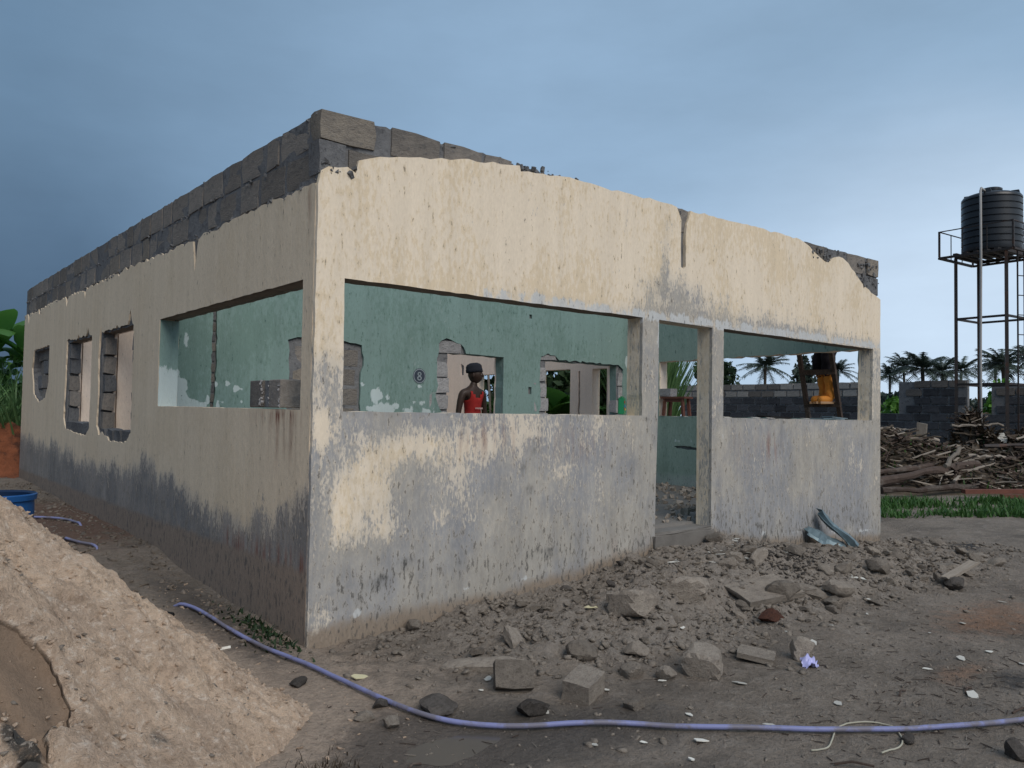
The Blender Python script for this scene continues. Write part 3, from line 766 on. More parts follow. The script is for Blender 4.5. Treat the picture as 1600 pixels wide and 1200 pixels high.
big = jag([(.18, 1.50), (3.31, 1.515), (3.31, 2.345), (.185, 2.36)], .1, .0035)
lw2 = jag([(4.20, 1.24), (4.38, 1.13), (5.05, 1.12), (5.40, 1.21), (5.58, 1.17), (5.70, 1.28), (5.66, 1.69), (5.71, 2.07), (5.66, 2.36), (5.63, 2.45), (5.58, 2.37), (4.95, 2.375), (4.90, 2.41), (4.82, 2.375), (4.46, 2.38), (4.36, 2.53), (4.27, 2.38), (4.22, 2.36), (4.19, 2.1), (4.22, 1.8)], .05, .014)
lw1 = jag([(6.05, 1.25), (6.25, 1.14), (7.0, 1.17), (7.40, 1.20), (7.56, 1.34), (7.51, 2.1), (7.50, 2.40), (7.2, 2.38), (6.85, 2.38), (6.80, 2.43), (6.72, 2.38), (6.38, 2.385), (6.28, 2.48), (6.18, 2.38), (6.06, 2.37), (6.04, 1.9)], .05, .014)
lw0 = jag([(8.70, 2.39), (8.68, 1.85), (8.92, 1.62), (9.4, 1.55), (9.85, 1.68), (10.08, 2.1), (9.95, 2.38)], .08, .015)
lattr = dict(grey=l_grey, dark=l_dark, damp=l_damp, rust=l_rust, pits=lambda s, z: .3+.4*sstep(z, .8, .4))
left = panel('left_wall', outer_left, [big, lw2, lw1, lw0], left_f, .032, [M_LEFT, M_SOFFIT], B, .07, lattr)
olc = [(.034, -.25), (10.90, -.25), (10.90, 3.43)]+[(float(y_), 3.438+random.uniform(-.008, .008)) for y_ in np.arange(10.8, .1, -.12)]+[(.034, 3.44)]
cw2 = jag([(4.27, 1.23), (5.60, 1.22), (5.60, 2.36), (4.27, 2.36)], .1, .01)
cw0 = jag([(8.72, 2.36), (8.72, 1.85), (8.95, 1.66), (9.4, 1.58), (9.84, 1.7), (10.04, 2.1), (9.95, 2.36)], .08, .01)
cw1 = jag([(6.09, 1.28), (7.45, 1.28), (7.45, 2.36), (6.09, 2.36)], .1, .01)
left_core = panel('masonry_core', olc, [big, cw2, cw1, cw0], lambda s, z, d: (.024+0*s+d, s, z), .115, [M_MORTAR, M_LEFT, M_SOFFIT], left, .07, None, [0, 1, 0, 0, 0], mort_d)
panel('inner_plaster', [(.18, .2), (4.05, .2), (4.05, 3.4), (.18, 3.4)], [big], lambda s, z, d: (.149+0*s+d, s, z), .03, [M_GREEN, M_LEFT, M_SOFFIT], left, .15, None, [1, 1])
panel('inner_plaster', [(4.16, .2), (10.7, .2), (10.7, 3.4), (4.16, 3.4)], [rect(4.27, 1.23, 5.6, 2.36), rect(6.09, 1.28, 7.45, 2.36)], lambda s, z, d: (.149+0*s+d, s, z), .03, [M_BEIGE], left, .3)
jw = lambda s, z: .75*sstep(z, 2.05, 1.75)+.25*gauss(s, z, .1, 2.2, .05, .1)
panel('jamb_plaster', jag([(.004, 1.512), (.176, 1.512), (.176, 2.34), (.004, 2.34)], .08, .003), [], lambda s, z, d: (s, 3.298+0*s+d, z), .008, [M_GREEN], left, .04, dict(white=jw, dark=lambda s, z: .5*sstep(z, 2.25, 2.35)))
# two courses of bare blocks on top
random.seed(8)
for row, (zc, off) in enumerate(((3.105, .2), (3.335, .0))):
    y0 = .05+off*.0
    y = .17 if row else .06
    if row: pass
    while y < 10.8:
        L = random.uniform(.36, .46) if random.random() > .15 else random.uniform(.2, .28)
        L = min(L, 10.9-y)
        if L < .1: break
        hgt = random.uniform(.205, .218)
        put_block(left, (.085+random.uniform(-.004, .006), y+L/2, zc+random.uniform(-.003, .004)), (.145, L-random.uniform(.0, .03), hgt), M_BLOCK if random.random() > .12 else M_BLOCKTAN, tilt=.004)
        y += L+random.uniform(.015, .035)
crumbs(left, [(random.uniform(.0, .06), random.uniform(.04, 10.9), 2.985+random.gauss(0, .02)) for _ in range(260)]+[(random.uniform(.02, .14), random.uniform(.04, 10.9), 3.42+random.uniform(0, .025)) for _ in range(260)]
       + [(random.uniform(.0, .03), random.uniform(.04, 10.9), 3.22+random.gauss(0, .012)) for _ in range(90)], size=(.01, .035), mat=M_MORTAR)
# broken block ends in the window jambs
for (y0, y1, zb) in ((4.27, 5.60, 1.24), (6.09, 7.45, 1.29)):
    zc = zb+.10
    while zc < 2.34:
        put_block(left, (.09, y1+.17-random.uniform(.03, .10), zc), (.125, .40, .20), random.choice([M_BLOCK, M_MORTAR, M_BLOCK]), tilt=.05)
        put_block(left, (.09, y0-.17+random.uniform(.0, .05), zc), (.125, .40, .20), M_MORTAR, tilt=.05)
        zc += .215
    for k in range(4):
        put_block(left, (.07, y0+.15+k*.33, zb-.055), (.12, random.uniform(.25, .34), .13), M_MORTAR, tilt=.12)
    mb = MB(); mb.box((.30, y1+.06, 1.55), (.22, .14, 2.2)); mb.build('inner_pier', M_BEIGE, left)
# the third window is bricked up
for r in range(4):
    for c in range(3):
        put_block(left, (.125+random.uniform(-.025, .02), 8.80+c*.42+(r % 2)*.12, 1.66+r*.215), (.10, .42, .20), M_BLOCK if (r+c) % 3 else M_MORTAR, tilt=.03)

# ---- partition with green face
random.seed(9)
hole1 = jag([(3.82, 1.2), (4.75, 1.2), (4.75, 2.28), (3.82, 2.285)], .1, .008)
hole1p = jag([(3.84, 1.2), (4.75, 1.2), (4.75, 2.28), (4.1, 2.29), (4.02, 2.41), (3.78, 2.475), (3.66, 2.40), (3.64, 2.1), (3.66, 1.85), (3.62, 1.72), (3.72, 1.5)], .07, .018, (0, 1, 2))
hole2 = jag([(5.56, 1.2), (7.06, 1.2), (7.06, 2.28), (5.56, 2.28)], .1, .008)
hole2p = jag([(5.52, 1.2), (7.15, 1.2), (7.19, 1.7), (7.16, 2.0), (7.19, 2.22), (7.08, 2.29), (5.80, 2.295), (5.72, 2.36), (5.58, 2.385), (5.45, 2.33), (5.42, 2.0), (5.45, 1.7), (5.42, 1.4)], .07, .018, (6,))
patch = jag([(1.57, .5), (2.52, .5), (2.52, 1.9), (2.56, 2.15), (2.53, 2.30), (2.3, 2.335), (2.0, 2.31), (1.7, 2.34), (1.58, 2.30), (1.60, 2.0)], .07, .015)
chan = jag([(.715, .5), (.765, .5), (.755, 1.5), (.78, 2.0), (.765, 3.0), (.72, 3.0), (.725, 2.0)], .06, .009)
dent = jag([(5.21, 1.78), (5.27, 1.78), (5.27, 1.88), (5.21, 1.88)], .05, .01)
dent2 = jag([(5.21, 2.86), (5.26, 2.86), (5.26, 2.92), (5.21, 2.92)], .05, .01)
p_white = blobs([(.30, 1.55, .13, .34, .62), (.25, 1.9, .07, .3, .35), (.44, 1.55, .06, .10, .5), (.55, 1.54, .08, .06, .62), (.40, 1.72, .04, .04, .45), (.63, 1.76, .022, .022, .9), (.83, 1.58, .03, .035, .9), (.83, 1.73, .022, .022, .7), (.47, 2.25, .04, .10, .40),
                 (2.85, 1.52, .14, .08, .62), (2.75, 1.72, .05, .05, .55), (3.2, 1.5, .12, .04, .6), (3.5, 1.5, .1, .04, .55), (7.28, 2.35, .05, .1, .7), (3.4, 1.62, .25, .05, .28), (2.68, 1.85, .02, .02, .6)])
_pw = [(random.uniform(.3, 3.6), random.uniform(1.5, 1.85), random.uniform(.015, .06), random.uniform(.015, .05), random.uniform(.5, .8)) for _ in range(34)]
_pw0 = p_white; _pw1 = blobs(_pw); p_white = lambda s, z: _pw0(s, z)+.8*_pw1(s, z)
p_grey = lambda s, z: .03+.10*gauss(s, z, 3.5, 2.0, .5, .6)+.30*sstep(z, 1.1, .7)+.16*gauss(s, z, 3.95, 2.9, .1, .6)+.16*gauss(s, z, 4.9, 2.6, .1, .5)
p_dark = lambda s, z: .02+.14*gauss(s, z, 2.6, 2.85, .6, .15)+.10*gauss(s, z, 3.2, 2.0, .4, .4)+.12*gauss(s, z, .5, 2.3, .3, .2)
outp = [(.18, .2), (7.35, .2), (7.35, 3.36), (5.0, 3.40), (2.0, 3.38), (.18, 3.4)]
part = panel('partition_wall', outp, [hole1p, hole2p, patch, chan, dent, dent2], part_f, .03, [M_GREEN], B, .05, dict(white=lambda s, z: 1.9*p_white(s, z), grey=p_grey, dark=p_dark, pits=lambda s, z: .6+0*s))
panel('masonry_core', outp, [hole1, hole2], lambda s, z, d: (s, 3.981+0*s+d, z), .14, [M_MORTAR, M_GREEN], part, .09, dict(dark=lambda s, z: .2+0*s), [0, 1, 1], lambda s, z: .012*np.abs(fbm(s*9, z*9, 3)))
panel('inner_plaster', outp, [hole1, hole2], lambda s, z, d: (s, 4.122+0*s+d, z), .03, [M_BEIGE], part, .3)
for zc in np.arange(1.42, 2.25, .215):
    put_block(part, (3.66+random.uniform(.0, .05), 4.03, float(zc)), (.30, .15, .20), M_BLOCKPALE, tilt=.05)
    put_block(part, (5.42+random.uniform(-.01, .05), 4.03, float(zc)), (.28, .15, .20), M_BLOCKPALE, tilt=.05)
    put_block(part, (7.18+random.uniform(-.03, .03), 4.03, float(zc)), (.24, .15, .20), M_BLOCKPALE, tilt=.05)
put_block(part, (3.84, 4.01, 2.36), (.38, .10, .16), M_BLOCKPALE, tilt=.04); put_block(part, (5.60, 4.01, 2.325), (.30, .10, .08), M_BLOCKPALE, tilt=.04)
for r, zc in enumerate(np.arange(1.20, 2.25, .235)):
    for xc in ((1.80, 2.29) if r % 2 == 0 else (1.78, 2.05, 2.34)):
        put_block(part, (xc, 4.035, float(zc)), (.40 if r % 2 == 0 else .24, .11, .195), random.choice([M_BLOCK, M_BLOCKTAN, M_BLOCK]), tilt=.02)
for k, zc in enumerate(np.arange(1.5, 3.0, .11)):
    put_block(part, (.742, 4.0, float(zc)), (.05, .06, .085), random.choice([M_BLOCK, M_MORTAR]), tilt=.1)
# the stencilled number in its disc
def disc(r0, r1, y, n=28):
    V = []; F = []
    for k in range(n):
        th = 2*math.pi*k/n
        V += [(r0*math.cos(th), y, r0*math.sin(th)), (r1*math.cos(th), y, r1*math.sin(th))]
    for k in range(n):
        a = 2*k; b = 2*((k+1) % n); F.append((a, b, b+1, a+1))
    return V, F
mb = MB()
mb.add(*disc(.002, .098, -.004), 0); mb.add(*disc(.080, .092, -.006), 1)
for cz, rx, rz in ((.026, .030, .026), (-.028, .035, .030)):
    n = 20; V = []; F = []
    for k in range(n):
        th = 2*math.pi*k/n
        V += [(rx*.5*math.cos(th), -.006, cz+rz*.5*math.sin(th)), (rx*math.cos(th), -.006, cz+rz*math.sin(th))]
    for k in range(n):
        a = 2*k; b = 2*((k+1) % n); F.append((a, b, b+1, a+1))
    mb.add(V, F, 1)
mb.build('stencilled_number', [M_MARKDARK, M_MARKPALE], part, loc=(3.365, 3.95, 1.96))

# ---- right wall (seen from inside) and back wall
random.seed(12)
rop = jag([(.19, 1.49), (3.35, 1.50), (3.35, 2.33), (.19, 2.36)], .1, .01)
rwin = [rect(4.46, 1.2, 4.80, 2.27), rect(5.33, 1.2, 6.15, 2.28), rect(7.28, 1.2, 8.0, 2.25)]
gash = jag([(2.60, .995), (3.02, 1.02), (3.06, 1.05), (2.85, 1.06), (2.6, 1.04)], .05, .008)
rw = lambda s, z: .75*gauss(s, z, 3.0, 1.12, .08, .06)+.7*gauss(s, z, 2.72, 1.15, .06, .05)+.6*gauss(s, z, 2.88, 1.2, .03, .05)
M_GREENLIFT = plaster('light_lifted_green_paint', (.30, .385, .33), (.24, .32, .27), (.36, .39, .38), (.32, .36, .35), dark=(.07, .10, .09), white=(.55, .62, .62), fleckcol=(.07, .11, .10), fleck=.6)  # same green paint, brightened in colour because little light reaches this wall
right = panel('right_wall', [(.18, .2), (3.95, .2), (3.95, 3.4), (.18, 3.4)], [rop, gash], right_in, .03, [M_GREENLIFT, M_OUT], B, .06, dict(white=rw, grey=lambda s, z: .05+.45*sstep(z, .75, .55), dark=lambda s, z: .05+.1*sstep(z, 1.0, .6), pits=lambda s, z: .5+0*s), [1, 1, 0])
panel('inner_plaster', [(4.15, .2), (10.75, .2), (10.75, 3.4), (4.15, 3.4)], rwin+[jag([(5.09, 1.2), (5.13, 1.2), (5.13, 2.24), (5.09, 2.24)], .06, .01), jag([(8.45, 2.26), (8.55, 2.26), (8.55, 2.5), (8.45, 2.45)], .06, .012)], right_in, .03, [M_BEIGE], right, .12, dict(dark=lambda s, z: .3*gauss(s, z, 8.4, 2.35, .05, .1)))
panel('masonry_core', [(.18, -.25), (10.90, -.25), (10.90, 3.4), (.18, 3.4)], [rop]+rwin, lambda s, z, d: (LX-.149+0*s+d, s, z), .115, [M_MORTAR, M_BEIGE], right, .12, None, [0, 1, 1, 1, 1])
panel('outer_plaster', [(.033, -.25), (10.93, -.25), (10.93, 3.35), (.033, 3.0)], [rop]+rwin, lambda s, z, d: (LX-.033+0*s+d, s, z), .033, [M_OUT], right, .2, dict(grey=lambda s, z: .6*sstep(z, 1.2, .6)))
crumbs(right, [(random.uniform(LX-.16, LX), random.uniform(.1, 10.9), 3.41) for _ in range(160)])
back = panel('back_wall', [(.18, .2), (7.35, .2), (7.35, 3.4), (.18, 3.4)], [], back_f, .15, [M_BEIGE], B, .3, dict(dark=lambda s, z: .5*gauss(s, z, 1.45, 2.0, .03, .06)))
# ---- concrete floor and doorstep
def grid_sheet(x0, x1, y0, y1, st, zf):
    xs = np.arange(x0, x1+1e-6, st); ys = np.arange(y0, y1+1e-6, st); X, Y = np.meshgrid(xs, ys); Z = zf(X, Y)
    i = np.arange(X.size).reshape(X.shape); F = np.stack([i[:-1, :-1], i[:-1, 1:], i[1:, 1:], i[1:, :-1]], -1).reshape(-1, 4)
    return np.stack([X.ravel(), Y.ravel(), Z.ravel()], 1), F
V, F = grid_sheet(.15, 7.36, .15, 10.8, .08, lambda X, Y: np.where(Y < .2, .36, .465+.03*fbm(X*3, Y*3, 3)+.02*fbm(X*9, Y*9, 3)))
link('floor', mesh_np('floor', V, F, True), M_FLOOR, B, kind='structure')
mb = MB(); mb.box((3.735, .10, .24), (.92, .26, .42)); me = mb.mesh('doorstep')
bm = bmesh.new(); bm.from_mesh(me); bmesh.ops.bevel(bm, geom=bm.edges[:], offset=.03, segments=2, affect='EDGES'); bmesh.ops.subdivide_edges(bm, edges=bm.edges[:], cuts=2, use_grid_fill=True)
for v in bm.verts: v.co += Vector([random.uniform(-.008, .008) for _ in range(3)])
bm.to_mesh(me); bm.free(); link('doorstep', me, M_FLOOR, B)
crumbs(B, [(x_, y_, .48) for x_, y_ in [(random.uniform(.4, 7.2), random.uniform(.3, 3.8)) for _ in range(900)]], 'floor_debris', (.015, .08), M_RUB)

# ------------------------------------------------------------------ loose stones and rubble
def rock_mesh(seed, flat=1.0, n=16, boxy=.0, sub=3):
    """a lump knocked off a wall: a ball cut by random planes, then roughened"""
    rg = np.random.default_rng(seed); bm = bmesh.new()
    bmesh.ops.create_icosphere(bm, subdivisions=sub, radius=1.0)
    D = np.array([v.co.normalized()[:] for v in bm.verts])
    N = rg.normal(size=(n, 3)); N /= np.linalg.norm(N, axis=1)[:, None]
    if boxy > .5:
        A = np.vstack([np.eye(3), -np.eye(3)])+rg.normal(size=(6, 3))*.12; A /= np.linalg.norm(A, axis=1)[:, None]; N = np.vstack([A, N[:4]])
    off = rg.uniform(.48, .92, len(N))
    if boxy > .5: off[:6] = rg.uniform(.62, .72, 6); off[6:] = rg.uniform(.85, 1.0, len(N)-6)
    dot = D@N.T; t = np.where(dot > .05, off/np.maximum(dot, .05), 9).min(1); t = np.minimum(t, 1.05)
    P = D*t[:, None]
    a = 1.0 if sub > 1 else .6
    P = P*(1+a*(.08*fbm(D[:, 0]*2+seed, D[:, 1]*2+D[:, 2]*1.7, 3)+(.16 if sub > 1 else .05)*fbm(D[:, 0]*7+seed, D[:, 1]*7+D[:, 2]*5, 3)))[:, None]
    P[:, 2] *= flat
    for v, p in zip(bm.verts, P): v.co = Vector(p*.62)
    me = bpy.data.meshes.new('concrete_lump'); bm.to_mesh(me); bm.free()
    if sub > 1: auto_smooth(me, 24)
    return me
ROCK = {}
def rock(mat, k, flat=.75, boxy=.3):
    key = (mat.name, k, flat)
    if key not in ROCK:
        me = rock_mesh(k*7+len(ROCK)*3+1, flat, 9+k % 6, boxy); me.materials.append(mat); ROCK[key] = me
    return ROCK[key]
def stone(name, x, y, d, mat, label, cat, k=0, flat=.75, rz=0., tilt=.2, sink=.2, group=None, boxy=.3):
    z = surf(x, y)+d[2]*flat*.5*(1-2*sink)
    return link(name, rock(mat, k, flat, boxy), None, None, loc=(x, y, z), rot=(random.uniform(-tilt, tilt), random.uniform(-tilt, tilt), rz), scale=d, label=label, cat=cat, group=group)
random.seed(21)
# hero pieces
def loose_block(x, y, d, rot, mat, label, dz=0):
    me = blk(mat, random.randrange(6))
    o = link('broken_block', me, None, None, loc=(x, y, surf(x, y)+d[2]*.42+dz), rot=rot, scale=d, label=label, cat='concrete block')
    return o
loose_block(.56, -1.36, (.21, .12, .15), (-.5, .05, -.55), M_RUB, 'square grey concrete block lying tilted on its face just behind the lilac hose')
loose_block(.80, -1.67, (.22, .16, .13), (.1, -.15, .35), M_RUB, 'grey broken block with a flat top right of the tilted square block')
stone('broken_block', 1.62, -1.83, (.30, .24, .24), M_RUB, 'largest brown stained broken block standing alone right of the rubble front', 'concrete block', 2, .75, .4, .1, .15, boxy=.8)
stone('concrete_lump', .42, -1.68, (.17, .13, .13), M_RUBWET, 'dark wet wedge of concrete leaning beside the hose below the square block', 'concrete lump', 1, .75, .3)
stone('concrete_lump', .07, -1.36, (.24, .16, .11), M_RUBWET, 'dark muddy slab at the puddle edge propping the hose', 'concrete lump', 3, .6, .5, .15)
stone('concrete_lump', 2.36, -2.02, (.20, .17, .19), M_RUB, 'brown lump of broken block with the lilac plastic bag against it', 'concrete lump', 4)
stone('concrete_lump', 2.94, -1.43, (.24, .16, .13), M_RUBRED, 'dark red brown curved lump below the propped slab', 'concrete lump', 5)
stone('concrete_lump', 3.30, -1.30, (.26, .2, .18), M_RUB, 'rounded grey brown lump at the right end of the propped slab', 'concrete lump', 6)
stone('concrete_lump', 3.95, -1.40, (.24, .17, .17), M_RUB, 'pale angular lump on the foot of the dark gravel mound', 'concrete lump', 7)
stone('concrete_lump', 2.52, -.95, (.34, .28, .24), M_RUB, 'big pale angular chunk high on the rubble bank', 'concrete lump', 8)
stone('concrete_lump', 1.95, -.98, (.34, .26, .26), M_RUB, 'big jagged chunk with a dark left face in the rubble bank', 'concrete lump', 9, boxy=.6)
stone('concrete_lump', 1.22, -1.25, (.20, .15, .15), M_RUB, 'rough pale chunk standing above the flat topped block', 'concrete lump', 10)
stone('concrete_lump', 1.50, -1.42, (.17, .13, .14), M_RUB, 'knobbly pale lump in the middle of the rubble front', 'concrete lump', 11)
stone('concrete_lump', 1.22, -1.62, (.13, .12, .12), M_RUB, 'crumbly pale lump just right of the flat topped block', 'concrete lump', 12)
stone('concrete_lump', 1.38, -1.76, (.12, .1, .1), M_RUB, 'small wedge shaped lump before the brown stained block', 'concrete lump', 13)
stone('concrete_lump', .88, -1.95, (.10, .09, .08), M_RUB, 'pale faceted cube of stone right below the flat topped block', 'concrete lump', 14, boxy=.8)
stone('concrete_lump', .62, -1.05, (.42, .2, .12), M_RUB, 'long low shelf of broken screed behind the tilted square block', 'concrete slab', 15, .6, -.55, .08)
stone('concrete_lump', 4.95, -1.25, (.26, .2, .16), M_RUB, 'pointed brown lump at the right end of the rubble bank', 'concrete lump', 16)
stone('concrete_lump', 5.35, -1.72, (.26, .18, .15), M_RUBWET, 'dark lump under the pale leaning board at the far right', 'concrete lump', 17)
stone('concrete_lump', 6.05, -1.35, (.3, .2, .16), M_RUB, 'long flat grey slab tipped up on the right of the rubble bank', 'concrete slab', 18, .5)
stone('concrete_lump', 1.80, -3.40, (.13, .11, .11), M_RUBWET, 'smooth dark stone at the lower right corner of the yard', 'stone', 19)
stone('concrete_lump', 1.60, -3.02, (.07, .06, .06), M_RUBWET, 'small dark stone touching the near side of the hose at right', 'stone', 20)
stone('concrete_lump', -.15, -1.17, (.10, .075, .06), M_RUBWET, 'smooth black oval stone left of the puddle', 'stone', 21)
stone('concrete_lump', -.29, -1.27, (.10, .08, .08), M_RUB, 'grey clod left of the puddle, the one touching the smooth black stone', 'stone', 22)
stone('concrete_lump', -.23, -1.42, (.085, .07, .08), M_RUB, 'round grey clod at the left rim of the puddle, nearest the camera', 'stone', 23)
stone('concrete_lump', -.34, -.62, (.11, .08, .05), M_RUBWET, 'flat dark clod lying alone near the building corner', 'stone', 24)
stone('concrete_lump', -.56, .98, (.14, .11, .12), M_BLACK, 'black charred lump at the foot of the sand heap beside the hose end', 'stone', 25)
stone('concrete_lump', -.66, 1.2, (.10, .08, .07), M_BLACK, 'small black charred lump on the sand heap edge', 'stone', 26)
# propped slab of screed
me = chipped_block(77); me.materials.append(M_RUB)
link('concrete_slab', me, None, None, loc=(3.22, -1.18, surf(3.22, -1.18)+.06), rot=(.25, -.05, -.2), scale=(.58, .34, .05), label='thin screed slab propped over a dark gap in the rubble', cat='concrete slab')
me = chipped_block(78); me.materials.append(M_WOODPALE)
link('broken_board', me, None, None, loc=(5.48, -1.72, surf(5.48, -1.72)+.14), rot=(.1, -.30, -.25), scale=(.42, .08, .025), label='pale narrow board leaning on a dark lump at the far right', cat='board')
me = chipped_block(79); me.materials.append(M_RUB)
link('concrete_slab', me, None, None, loc=(2.12, -1.85, surf(2.12, -1.85)+.02), rot=(.1, .05, .5), scale=(.26, .22, .03), label='thin grey triangular flake lying left of the bag on the mud', cat='concrete slab')

# countable small lumps
random.seed(22)
LUMPS = []
nl = 0
while nl < 190:
    x = random.uniform(.3, 8.2); y = random.uniform(-2.2, -.06)
    if random.random() > float(rubble(x, y))*1.0+.02: continue
    near = 6.5/(math.hypot(x+2.3, y+4.78)+1.5)
    s = random.uniform(.05, .14)*(1.1 if x > 3 else .9)
    if random.random() < .5: s *= .6
    d = (s*random.uniform(.9, 1.7), s*random.uniform(.8, 1.2), s*random.uniform(.6, 1.0))
    wet = random.random() < .1
    zone = 'left of the doorway' if x < 3.0 else 'below the doorstep' if x < 4.5 else 'right of the doorway' if x < 6.6 else 'by the right corner'
    row = 'by the wall foot' if y > -.55 else 'mid bank' if y > -1.15 else 'at the bank front'
    siz = 'large' if s > .11 else 'fist sized' if s > .06 else 'small'
    lab = '%s %s lump of broken concrete %s, %s' % (siz, 'dark' if wet else 'grey', row, zone)
    stone('concrete_lump', x, y, d, M_RUBWET if wet else M_RUB, lab, 'concrete lump', random.randrange(14), .75, random.uniform(0, 6), .5, .25, 'broken concrete lumps in the rubble')
    nl += 1

def scatter_stuff(name, n, area, sizes, mat, dens=None, label=None, cat=None, seed=1, flat=.6):
    rnd = random.Random(seed); mb_V = []; mb_F = []; base = 0
    shapes = []
    for k in range(12):
        rg = np.random.default_rng(900+k+seed); bm = bmesh.new()
        for q in rg.normal(size=(11, 3)):
            q = q/np.linalg.norm(q)*rg.uniform(.42, .62); q[2] *= flat; bm.verts.new(q)
        r = bmesh.ops.convex_hull(bm, input=bm.verts[:]); bmesh.ops.delete(bm, geom=[g for g in r['geom_interior'] if isinstance(g, bmesh.types.BMVert)], context='VERTS')
        bm.verts.index_update(); v = np.array([x.co[:] for x in bm.verts]); f = np.array([[w.index for w in p.verts] for p in bm.faces]); bm.free()
        shapes.append((v, f))
    c = 0
    while c < n:
        x = rnd.uniform(area[0], area[1]); y = rnd.uniform(area[2], area[3])
        if dens and rnd.random() > dens(x, y): continue
        s = sizes[0]*(sizes[1]/sizes[0])**(rnd.random()**1.5)
        v, f = shapes[rnd.randrange(12)]
        R = np.array(Euler((rnd.uniform(-.6, .6), rnd.uniform(-.6, .6), rnd.uniform(0, 6))).to_matrix())
        w = (v*np.array([rnd.uniform(.8, 1.7), 1, rnd.uniform(.7, 1)])*s)@R.T+np.array([x, y, surf(x, y)+s*.04])
        mb_V.append(w); mb_F.append(f+base); base += len(v); c += 1
    me = mesh_np(name, np.concatenate(mb_V), np.concatenate(mb_F))
    return link(name, me, mat, label=label, cat=cat, kind='stuff')
scatter_stuff('rubble', 9000, (-.1, 8.6, -2.3, -.03), (.010, .065), M_RUB, lambda x, y: float(rubble(x, y))+.03, 'fine grey rubble spread along the foot of the front wall', 'rubble', 31)
scatter_stuff('gravel', 3200, (-2, 9.5, -4.2, -1.0), (.006, .03), M_RUB, None, 'loose grit and pebbles strewn over the muddy yard', 'gravel', 32)
scatter_stuff('dark_gravel', 900, (3.4, 5.0, -1.3, -.4), (.012, .04), M_RUBWET, lambda x, y: float(gauss(np.array(x), np.array(y), 4.1, -.9, .55, .22)), 'dark gravel spilled in a small mound among the rubble', 'gravel', 33)
scatter_stuff('sand_clods', 7000, (-4.3, -.1, -3.2, 2.0), (.006, .034), M_SAND, lambda x, y: 1.0 if heap_z(x, y) > float(gh(x, y)) else .15, 'crumbly clods of sand lying on the sand heap', 'sand clods', 34)
scatter_stuff('wall_foot_debris', 2200, (-1.6, -.03, .2, 10), (.010, .07), M_GROUND, lambda x, y: .3+.7*math.exp(x*2), 'dirt clods and debris along the foot of the left wall', 'debris', 35)

# white shards of ceiling board
random.seed(23)
def shard_mesh(seed):
    rnd = random.Random(seed); n = rnd.randint(5, 7); V = []; 
    for k in range(n):
        th = 2*math.pi*(k+rnd.uniform(-.3, .3))/n; r = rnd.uniform(.35, .6); V.append((r*math.cos(th), r*.55*math.sin(th)))
    P = [(x, y, 0) for x, y in V]+[(x, y, .12) for x, y in V]
    F = [tuple(reversed(range(n))), tuple(range(n, 2*n))]+[(k, (k+1) % n, n+(k+1) % n, n+k) for k in range(n)]
    return mesh_np('white_shard', P, F)
SH = [shard_mesh(k) for k in range(7)]
for m_ in SH: m_.materials.append(M_SHARD)
def shard(x, y, s, label, k=None, group=None, mat=None, rz=None):
    me = SH[k if k is not None else random.randrange(7)]
    if mat: me = me.copy(); me.materials.clear(); me.materials.append(mat)
    return link('white_shard', me, None, None, loc=(x, y, surf(x, y)+.008), rot=(random.uniform(-.15, .15), random.uniform(-.15, .15), rz if rz is not None else random.uniform(0, 6)), scale=(s, s, .035*random.uniform(.6, 1.2)), label=label, cat='shard', group=group)
shard(-.02, -.72, .11, 'pale yellow splinter of board above the hose near the building corner', 0, None, M_YELSHARD, -.3)
shard(1.75, -.78, .10, 'cream chip of board lying on the upper rubble bank', 1, None, M_YELSHARD)
shard(1.02, -1.50, .09, 'yellowish chip beside the flat topped block', 2, None, M_YELSHARD)
shard(2.72, -1.88, .13, 'long white shard left of the brown lump with the bag', 3)
shard(4.55, -1.25, .20, 'widest white shard, on orange soil at right', 4)
shard(2.50, -2.95, .12, 'white shard with a dark stick beside it on the orange streak', 5)
shard(3.1, -.42, .16, 'white shard on the dirt below the doorstep', 6)
for k in range(58):
    if k < 20: x, y = random.uniform(2.9, 4.6), random.uniform(-.75, -.18)
    else:
        x = random.uniform(.3, 5.2); y = -1.15-random.random()**1.3*1.9
    lab = 'small white chip of broken ceiling board ' + ('below the doorstep' if k < 20 else 'on the open yard left of the bag' if x < 2.2 else 'on the open yard right of the bag')
    shard(x, y, random.uniform(.03, .085)*(1 if k > 19 else 1.3), lab, None, 'white chips of board on the yard')

# ------------------------------------------------------------------ hose, cord, bag, sheet metal, slipper
def spline(pts, n=8):
    P = [Vector(p) for p in pts]; out = []
    for i in range(len(P)-1):
        a = P[max(i-1, 0)]; b = P[i]; c = P[i+1]; d = P[min(i+2, len(P)-1)]
        for k in range(n):
            t = k/n; out.append(.5*((2*b)+(-a+c)*t+(2*a-5*b+4*c-d)*t*t+(-a+3*b-3*c+d)*t**3))
    out.append(P[-1]); return out
hp = [(-.95, 6.1), (-.46, 5.55), (-.31, 5.15), (-.29, 4.75), (-.45, 4.35), (-.60, 4.05), (-.57, 3.75), (-.47, 3.38), (-.56, 2.7), (-.66, 2.1), (-.50, 1.6), (-.33, 1.22), (-.30, .6), (-.25, .19), (-.18, -.3), (-.15, -.65), (-.12, -1.03), (-.08, -1.33), (.01, -1.53), (.22, -1.76), (.47, -1.95), (.72, -2.14), (.93, -2.35), (1.15, -2.56), (1.37, -2.76), (1.63, -2.94), (1.92, -3.12), (2.25, -3.28), (2.9, -3.55), (3.6, -3.7)]
